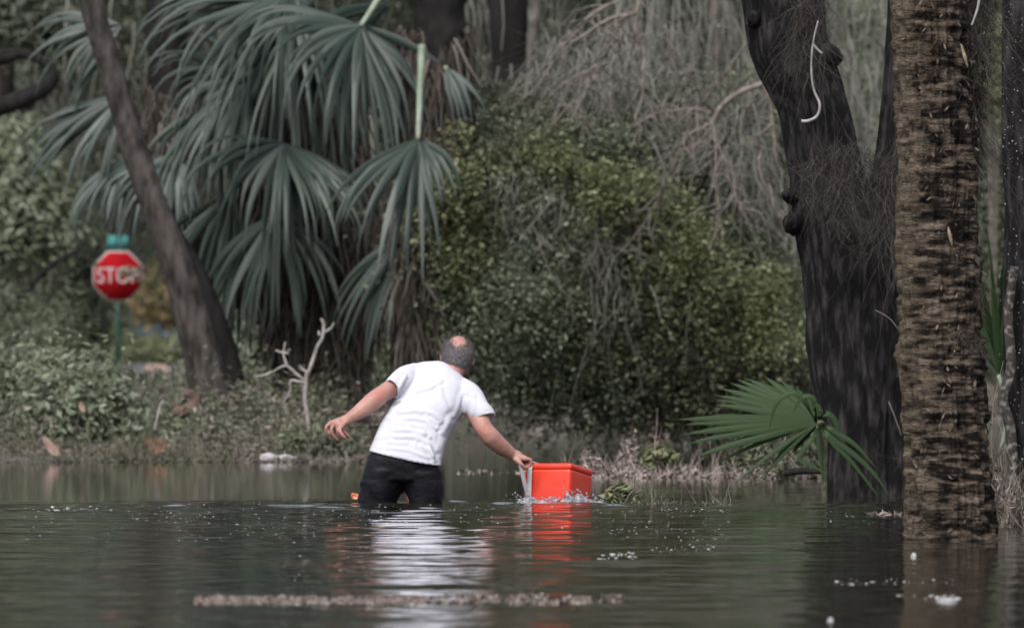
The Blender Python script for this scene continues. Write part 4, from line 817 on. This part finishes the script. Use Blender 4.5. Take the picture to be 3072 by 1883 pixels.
# ================================================================== stop sign
d = 146; gx = W(284, 600, d)[0]; g0 = float(gz(gx, d)); sg = thing('stop_sign', 'red octagonal stop sign on a green post, leaves over its last letters', 'sign', (gx, d, g0))
zc = W(0, 663, d)[2]-g0
M['sgred'] = mat('sign_red', (.27, .004, .008), (.33, .008, .012), scale=4, rough=.9, spec=.1); M['sgwhite'] = mat('sign_white', (.42, .39, .39), (.52, .49, .49), scale=6, rough=.9, spec=.1)
M['sggreen'] = mat('post_green', (.012, .05, .03), (.02, .075, .045), scale=5, rough=.5); M['teal'] = mat('plate_teal', (.03, .18, .18), (.10, .30, .29), scale=16, rough=.9, spec=.1)
def octo(R, y0, y1):
    a = np.arange(8)*np.pi/4+np.pi/8; mb = MB(); V = np.concatenate([np.stack([np.cos(a)*R, a*0+y0, np.sin(a)*R+zc], 1), np.stack([np.cos(a)*R, a*0+y1, np.sin(a)*R+zc], 1)])
    j = np.arange(8); mb.add(V, [np.arange(8)[None], (np.arange(8)[::-1]+8)[None], np.stack([j, j+8, (j+1) % 8+8, (j+1) % 8], -1)]); return mb
octo(.405, -.034, -.030).build('border', M['sgwhite'], sg, smooth=False); octo(.383, -.040, -.036).build('face', M['sgred'], sg, smooth=False)
def bx(mb, c, s):
    V = np.array([[x, y, z] for x in (-.5, .5) for y in (-.5, .5) for z in (-.5, .5)])*s+c; mb.add(V, np.array([[0, 1, 3, 2], [4, 6, 7, 5], [0, 4, 5, 1], [2, 3, 7, 6], [0, 2, 6, 4], [1, 5, 7, 3]]))
mb = MB(); bx(mb, (0, 0, zc/2+.1), (.075, .05, zc+.75)); mb.build('post', M['sggreen'], sg, smooth=False)
cu = bpy.data.curves.new('lettering', 'FONT'); cu.body = 'STOP'; cu.size = .36; cu.extrude = .002; cu.offset = .001; cu.align_x = 'CENTER'; cu.align_y = 'CENTER'
lt = bpy.data.objects.new('lettering', cu); COL.objects.link(lt); dg = bpy.context.evaluated_depsgraph_get(); lm = bpy.data.meshes.new_from_object(lt.evaluated_get(dg)); bpy.data.objects.remove(lt)
lt = obj('lettering', lm, M['sgwhite'], sg, (0, -.044, zc)); lt.rotation_euler = (math.radians(90), 0, 0); lt.scale = (.74, .92, 1); lt['label'] = 'white word STOP across the red face'
zt = W(0, 580, d)[2]-g0; mb = MB(); bx(mb, (0, -.02, zt-.005), (.31, .012, .19)); pl = mb.build('street_name_plate', M['teal'], sg, smooth=False); pl['label'] = 'teal street name plate above the octagon'; pl.rotation_euler = (0, 0, 0)
o = W(320, 700, 143); tw = thing('leafy_twig', 'leafy twig hanging in front of the last letters of the stop sign', 'twig', o)
mb = MB(); leaves(mb, cluster(np.array([W(a, b_, 143) for a, b_ in [(312, 645), (330, 650), (300, 655), (320, 662), (335, 668), (342, 676), (290, 660)]]), 13, .05, 3), .09, seed=3); place(mb, 'leaf_cluster', M['leaf'], tw, o)['kind'] = 'stuff'
mb = MB(); tube(mb, spline(np.array([W(345, 560, 143), W(352, 620, 143), W(335, 650, 143), W(298, 660, 143)]), 14), .008, 5); place(mb, 'stem', M['bark_bg'], tw, o)

# ================================================================== parked car beyond the road, mostly hidden
M['carblue'] = mat('dark_blue_paint', (.018, .045, .09), (.022, .055, .11), scale=2, rough=.3); M['glass'] = mat('car_glass', (.03, .04, .05), rough=.1); M['tyre'] = mat('tyre_rubber', (.012, .012, .013), rough=.8)
d = 250; cc = W(470, 850, d); cg = .42; car = thing('parked_car', 'dark blue car parked across the road behind the leaning trunk', 'car', (cc[0], d, cg))
prof = [(-2.1, .35), (-2.15, .75), (-1.95, .92), (-1.15, 1.0), (-.65, 1.42), (.75, 1.46), (1.45, 1.05), (2.1, .95), (2.2, .6), (2.15, .35)]
def extr(prof, y0, y1, ins=.0):
    n = len(prof); mb = MB(); A_ = np.array([[x, y0+ins*max(0, z-.95), z] for x, z in prof]); B_ = np.array([[x, y1-ins*max(0, z-.95), z] for x, z in prof]); j = np.arange(n)
    mb.add(np.concatenate([A_, B_]), [np.arange(n)[None], (np.arange(n)[::-1]+n)[None], np.stack([j, j+n, (j+1) % n+n, (j+1) % n], -1)]); return mb
extr(prof, -.85, .85, .35).build('body', M['carblue'], car, smooth=False)
for x0, x1 in ((-.98, -.12), (-.04, 1.12)): extr([(x0+.12, 1.02), (x1, 1.02), (min(x1, .72), 1.36), (max(x0+.3, -.6), 1.36)], -.86, -.82, 0).build('window', M['glass'], car, smooth=False)
for x in (-1.35, 1.4):
    mb = MB(); tube(mb, np.array([[x, -.88, .33], [x, -.66, .33]]), .33, 24); wh = mb.build('wheel', M['tyre'], car); mb = MB(); tube(mb, np.array([[x, -.895, .33], [x, -.86, .33]]), .2, 18); mb.build('rim', M['wht'], wh)

# ================================================================== shrubs, grass and litter on the banks
def shrub(label, poly, d, n, per, size, m, seed, bulge=.4, name='shrub', cat='shrub', asp=.45, sig=.07, org=None, stems=7, group=None):
    poly = np.array(poly, float); ox = org or (poly[:, 0].mean(), poly[:, 1].max()); o = W(ox[0], ox[1], d); t_ = thing(name, label, cat, o, group)
    leafpart(mass(poly, d, n, bulge, .3, seed, .3, .15), per, sig, size, M[m], seed, t_, o); lf = LAST[0]
    r_ = np.random.RandomState(seed); mb = MB()
    for q in range(stems):
        a = r_.uniform(poly[:, 0].min()*.8+ox[0]*.2, poly[:, 0].max()*.8+ox[0]*.2); b_ = r_.uniform(poly[:, 1].min()+8, poly[:, 1].mean())
        tube(mb, spline(np.array([o+[0, 0, -.05], W((a+ox[0])/2, (b_+ox[1])/2, d-.1), W(a, b_, d-.15)]), 9), np.linspace(.014, .004, 9), 5)
    st = place(mb, 'stem', M['twig_grey'], t_, o); st['kind'] = 'stuff'; return t_
shrub('leafy flood-battered shrub with pale pointed leaves at the left bank', [(70, 870), (110, 855), (180, 850), (250, 880), (300, 930), (330, 1000), (400, 1030), (430, 1100), (70, 1105), (60, 1000), (90, 930)], 73, 620, 8, .07, 'leaf_pale', 101, .8, asp=.26, sig=.16, stems=45)
shrub('darker tangled shrub filling the far left edge of the bank', [(-60, 900), (20, 880), (80, 950), (90, 1100), (-60, 1110)], 76, 300, 18, .06, 'leaf_dark', 102)
shrub('low green bramble at the foot of the leaning trunk', [(330, 1010), (400, 980), (480, 1010), (560, 1000), (620, 1020), (600, 1085), (330, 1100)], 76, 200, 16, .05, 'leaf', 103, .3)
shrub('green weeds at the water edge just left of the man', [(680, 1080), (700, 1035), (760, 1045), (800, 1020), (850, 1050), (880, 1100), (700, 1100)], 70, 170, 16, .045, 'leaf', 104, .2)
shrub('light green bush behind the foot of the stop sign post', [(110, 830), (170, 780), (250, 760), (300, 800), (420, 810), (440, 872), (300, 878), (120, 878)], 246, 260, 16, .14, 'leaf_bright', 105, .8, sig=.2)
shrub('yellow and orange bush beyond the road behind the stop sign', [(345, 690), (380, 620), (430, 600), (470, 700), (470, 765), (360, 765), (330, 730)], 236, 200, 14, .2, 'leaf_yellow', 106, .9, sig=.25)
shrub('pale bush in front of the parked car beyond the road', [(285, 835), (330, 822), (370, 832), (410, 822), (460, 826), (470, 866), (280, 868)], 241, 300, 14, .13, 'leaf_bright', 107, .5, sig=.18)
shrub('tall green bush left of the stop sign in the woods', [(40, 620), (120, 560), (230, 590), (250, 700), (240, 820), (100, 850), (20, 800)], 156, 500, 18, .13, 'leaf_bg', 108, .9, sig=.22)
shrub('olive bush in the gap between the leaning trunk and the bare sapling', [(560, 700), (600, 690), (660, 780), (680, 860), (660, 930), (580, 940), (560, 850)], 96, 420, 18, .075, 'leaf_pale', 109, .4)
shrub('dull yellow-green vines hanging behind the man left of his head', [(880, 720), (930, 700), (945, 800), (940, 900), (880, 930), (840, 900), (850, 800)], 98, 420, 20, .05, 'leaf', 110, .3)
shrub('dark brush under the drooping palm behind the sapling', [(640, 820), (760, 800), (860, 830), (900, 960), (820, 1010), (640, 1000)], 92, 420, 18, .06, 'leaf_dark', 111, .4)
shrub('upper left leafy branches against the dark woods', [(-40, 320), (60, 300), (150, 420), (180, 560), (120, 640), (-40, 640)], 128, 620, 16, .11, 'leaf_pale', 112, .8, sig=.2, org=(40, 950))
shrub('leafy branches in the top left corner above the curved limb', [(-40, -60), (200, -60), (210, 100), (120, 120), (-40, 90)], 130, 400, 16, .12, 'leaf_bg', 113, .8, sig=.2, org=(120, 950))
shrub('small leafy sprig floating on debris right of the red box', [(1462, 1190), (1480, 1172), (1500, 1160), (1515, 1180), (1535, 1195), (1562, 1208), (1455, 1210)], 50.2, 46, 3, .085, 'leaf_bright', 114, .10, 'floating_sprig', 'sprig', .36, .015, (1500, 1207), 4)
shrub('bright green weeds on top of the straw mat right of the box', [(1555, 1090), (1575, 1075), (1600, 1082), (1618, 1105), (1560, 1112)], 61, 40, 8, .055, 'leaf_bright', 115, .12, 'weed_tuft', 'weeds', .4, .03, None, 3)
shrub('brushy weeds behind the palmetto fan at the foot of the oak', [(1780, 1100), (1850, 1020), (1960, 990), (2000, 1060), (2000, 1150), (1900, 1145), (1800, 1130)], 60, 150, 12, .04, 'leaf', 116, .3)
shrub('bright lime leaves between ringed palm trunk and right edge near the top', [(2365, 60), (2410, 40), (2420, 200), (2400, 330), (2370, 260)], 110, 180, 16, .08, 'leaf_bright', 117, .4, org=(2390, 900))
shrub('grey-green hanging brush between the ringed palm trunk and the right edge', [(2340, 330), (2425, 330), (2420, 700), (2350, 700)], 116, 420, 16, .08, 'leaf_bg', 118, .4, org=(2390, 900))
shrub('pale leafy gap seen in the fork of the oak', [(2010, -20), (2140, -20), (2130, 380), (2100, 480), (2060, 300)], 118, 420, 16, .08, 'leaf_pale', 119, .5, org=(2090, 900))
shrub('brush behind the right end of the mound beside the oak', [(1930, 560), (2000, 520), (2020, 980), (1940, 980), (1950, 800)], 100, 360, 16, .06, 'leaf_bg', 120, .4)

# floating and stranded plant litter
def litter(name, label, poly, d0, d1, n, size, m, seed, asp=.22, zt=.02, stuff=True, strandn=0, sl=.12):
    """poly in (study x, metres away): a flat mat of straw and leaves on water or bank"""
    r_ = np.random.RandomState(seed); a = r_.uniform(poly[0], poly[1], n); yy = d0+(d1-d0)*r_.rand(n); keep = r_.rand(n) < .2+.8*(noise(np.stack([a*.018, yy*1.2, a*0], -1), seed) > -.15); a = a[keep]; yy = yy[keep]
    X = (a/K-512)*yy/F; C = np.stack([X, yy, np.maximum(gz(X, yy), 0)+r_.rand(len(X))**2*zt*(.4+.6*noise(np.stack([a*.03, yy, a*0], -1), seed+1))+.002], 1); mb = MB(); leaves(mb, C, size, asp, up=1.0, seed=seed)
    if strandn: q = C[r_.randint(0, len(C), strandn)]; strands(mb, q, sl, .006, .7, seed, dirn=(0, 0, 1.), curl=1.0)
    return tag(mb.build(name, M[m]), label, None, None, 'stuff')
litter('straw_mat', None, (950, 1500), 30.3, 31.2, 1500, .022, 'litter', 131, zt=.008, strandn=30, sl=.02)
litter('straw_mat', None, (470, 1010), 30.1, 30.9, 8000, .021, 'litter', 132, zt=.010, strandn=16, sl=.012)
litter('straw_mat', None, (1330, 2000), 60.2, 62.5, 6500, .05, 'litter', 133, zt=.07, strandn=500, sl=.14)
litter('straw_mat', None, (1400, 1530), 61.0, 63.5, 4200, .05, 'litter', 134, zt=.30, strandn=120, sl=.08)
litter('straw_mat', None, (1480, 1760), 49.0, 49.8, 420, .03, 'grass', 135, zt=.03, strandn=90, sl=.09)
litter('straw_mat', None, (560, 900), 68.6, 70.5, 4200, .05, 'dead', 136, zt=.06, strandn=200, sl=.12)
litter('straw_mat', None, (-50, 560), 68.6, 71, 5200, .05, 'grass', 137, zt=.08, strandn=900, sl=.16)
litter('bank_litter', None, (-100, 960), 70, 90, 26000, .07, 'dead', 138, .4, zt=.04)
litter('bank_litter', None, (-100, 900), 70, 120, 26000, .07, 'grass', 139, .3, zt=.06, strandn=3600, sl=.11)
litter('bank_litter', None, (900, 2500), 99, 128, 16000, .09, 'dead', 140, .35, zt=.1, strandn=2500, sl=.35)
litter('bank_litter', None, (-100, 2500), 120, 178, 18000, .12, 'grass', 141, .35, zt=.1, strandn=1500, sl=.12)
litter('straw_mat', None, (2380, 2500), 43.0, 46.5, 1500, .05, 'dead', 142, .2, zt=.28, strandn=500, sl=.25)
litter('straw_mat', None, (1100, 1420), 62, 64, 260, .04, 'litter', 143, zt=.015)
litter('straw_mat', None, (2085, 2170), 46.4, 46.8, 120, .035, 'litter', 144, zt=.015)

# bare sapling, driftwood and small finds
o = W(742, 1050, 71); sp = thing('bare_sapling', 'pale leafless sapling with a crooked fork standing on the bank left of the man', 'sapling', o)
def st(par, pts, r0, r1, m, d, nm, o):
    S = spline(np.array([W(a, b_, d) for a, b_ in pts]), 8*len(pts)); S += fbm(S*9, 2, 3)[:, None]*.008; mb = MB(); tube(mb, S, np.linspace(r0, r1, len(S)), 8); return place(mb, nm, m, par, o)
M['sapl'] = mat('sapling_bark', (.17, .15, .135), (.36, .33, .31), scale=16, rough=.85)
st(sp, [(735, 1062), (742, 1040), (738, 990), (733, 960), (738, 900), (745, 890), (760, 840), (775, 810), (778, 780), (772, 765)], .017, .011, M['sapl'], 71, 'stem', o)
for pts in ([(778, 800), (795, 790), (803, 775)], [(768, 806), (766, 795)], [(740, 893), (728, 885), (722, 876)], [(735, 915), (715, 898), (690, 880), (670, 885), (655, 895)], [(690, 880), (684, 860), (682, 845), (688, 820)], [(684, 848), (672, 845), (662, 842)], [(684, 848), (694, 848)], [(735, 920), (700, 915), (698, 940), (680, 970)], [(655, 892), (640, 900), (612, 905)]):
    st(sp, pts, .012, .006, M['sapl'], 71, 'branch', o)
def stick(name, label, pts, d, r0, r1, m, cat='stick'):
    o = W(pts[0][0], pts[0][1], d); S = spline(np.array([W(p_[0], p_[1], d+(p_[2] if len(p_) > 2 else 0)) for p_ in pts]), 30); S += fbm(S*6, 2, 8)[:, None]*.01; mb = MB(); tube(mb, S, np.interp(np.linspace(0, 1, 30), [0, .5, 1], [r0, r0*.9, r1]), 12, trunkdisp(7, .14)); return tag(rel(mb, o).build(name, m, None, tuple(o)), label, cat)
M['rust'] = mat('rust_wood', (.07, .03, .02), (.22, .11, .07), scale=12, rough=.85)
stick('bent_branch', 'rusty brown curl of bark against the foot of the leaning trunk', [(415, 985), (440, 990), (465, 975), (472, 955), (458, 945), (440, 948)], 74, .05, .025, mat('curl_bark', (.05, .03, .024), (.16, .10, .08), scale=9, rough=.9), 'bark curl')
stick('thin_branch', 'short pale stick standing up left of the leaning trunk', [(374, 1030), (380, 1000), (388, 970), (396, 962)], 72, .010, .008, M['pale_wood'])
stick('driftwood', 'dark half-sunk log lying behind the palmetto fan by the oak', [(1885, 1138), (1930, 1132), (1990, 1134), (2010, 1138)], 57.5, .022, .02, M['bark_black'], 'log')
stick('thin_branch', 'thin pale twig leaning over the straw near the right side of the mat', [(1905, 1100), (1930, 1130), (1985, 1150)], 58, .006, .004, M['twig_grey'])
stick('driftwood', 'long grey branch lying along the dark far bank under the mound', [(1270, 1040), (1330, 1028), (1400, 1022), (1450, 1015)], 95, .03, .015, M['twig_grey'], 'branch')
stick('thin_branch', 'slanting grey branch at the left foot of the mound', [(1200, 900), (1235, 950), (1290, 1000), (1330, 1045)], 91, .03, .02, M['twig_grey'])
stick('thin_branch', 'dark diagonal branch in the shade left of the stop sign', [(-10, 770), (60, 700), (120, 640), (190, 600)], 120, .05, .03, M['bark_black'])
def flake(name, label, px, py, d, L_, H_, m, cat, seed, tilt=(.3, 0, .4)):
    mb = MB(); X, Y = np.meshgrid(np.linspace(-.5, .5, 14), np.linspace(-.5, .5, 10)); Z = .18*(X*2)**2-.1*Y+.12*noise(np.stack([X*4, Y*4, X*0], -1), seed); wd = 1-.55*(abs(X)*2)**2
    V = np.stack([X*L_, Y*H_*wd, Z*H_], -1).reshape(-1, 3); V2 = V-np.array([0, 0, .006]); i = np.arange(9)[:, None]*14; j = np.arange(13)[None]; f = np.stack([i+j, i+j+1, i+j+15, i+j+14], -1).reshape(-1, 4); mb.add(V, f); mb.add(V2, f[:, ::-1])
    c = W(px, py, d); ob = mb.build(name, m, None, tuple(c)); ob.rotation_euler = tilt; return tag(ob, label, cat)
M['pinkish'] = mat('faded_pink', (.26, .16, .13), (.38, .27, .24), scale=14, rough=.7); M['paper'] = mat('wet_paper', (.36, .33, .35), (.5, .47, .49), scale=14, rough=.7); M['orange'] = mat('orange_scrap', (.5, .09, .03), (.6, .28, .14), scale=45, rough=.5)
flake('wet_litter', 'crumpled white and pink scrap at the water edge left of the man', 668, 1108, 69.5, .26, .14, M['paper'], 'litter', 1, (.9, .1, .1))
flake('dead_leaf', 'pink-brown curled leaf tilted at the water edge below the left shrub', 124, 1076, 69.8, .20, .07, M['pinkish'], 'leaf', 2, (1.2, .9, .1))
flake('dead_leaf', 'tiny pale pink leaf caught in the left shrub', 197, 978, 72.2, .08, .04, M['pinkish'], 'leaf', 3, (1.3, 1.2, 0))
flake('dead_leaf', 'orange-brown leaf on the far bank under the mound', 1580, 1012, 97, .26, .10, M['pinkish'], 'leaf', 4, (1.1, 0, 0))
flake('orange_scrap', 'small orange and red scrap floating against the shorts of the man', 854, 1192, 50.12, .045, .035, M['orange'], 'scrap', 5, (1.3, .3, 0))
flake('dead_leaf', 'pale orange scrap lying on the far road beside the leaning trunk', 378, 890, 186, .5, .3, M['pinkish'], 'litter', 6, (1.2, 0, 0))
flake('dead_leaf', 'brown clump of dead leaves at the bank below the thin stick', 372, 1070, 70.5, .16, .14, M['rust'], 'leaf', 7, (1.2, .2, 0))
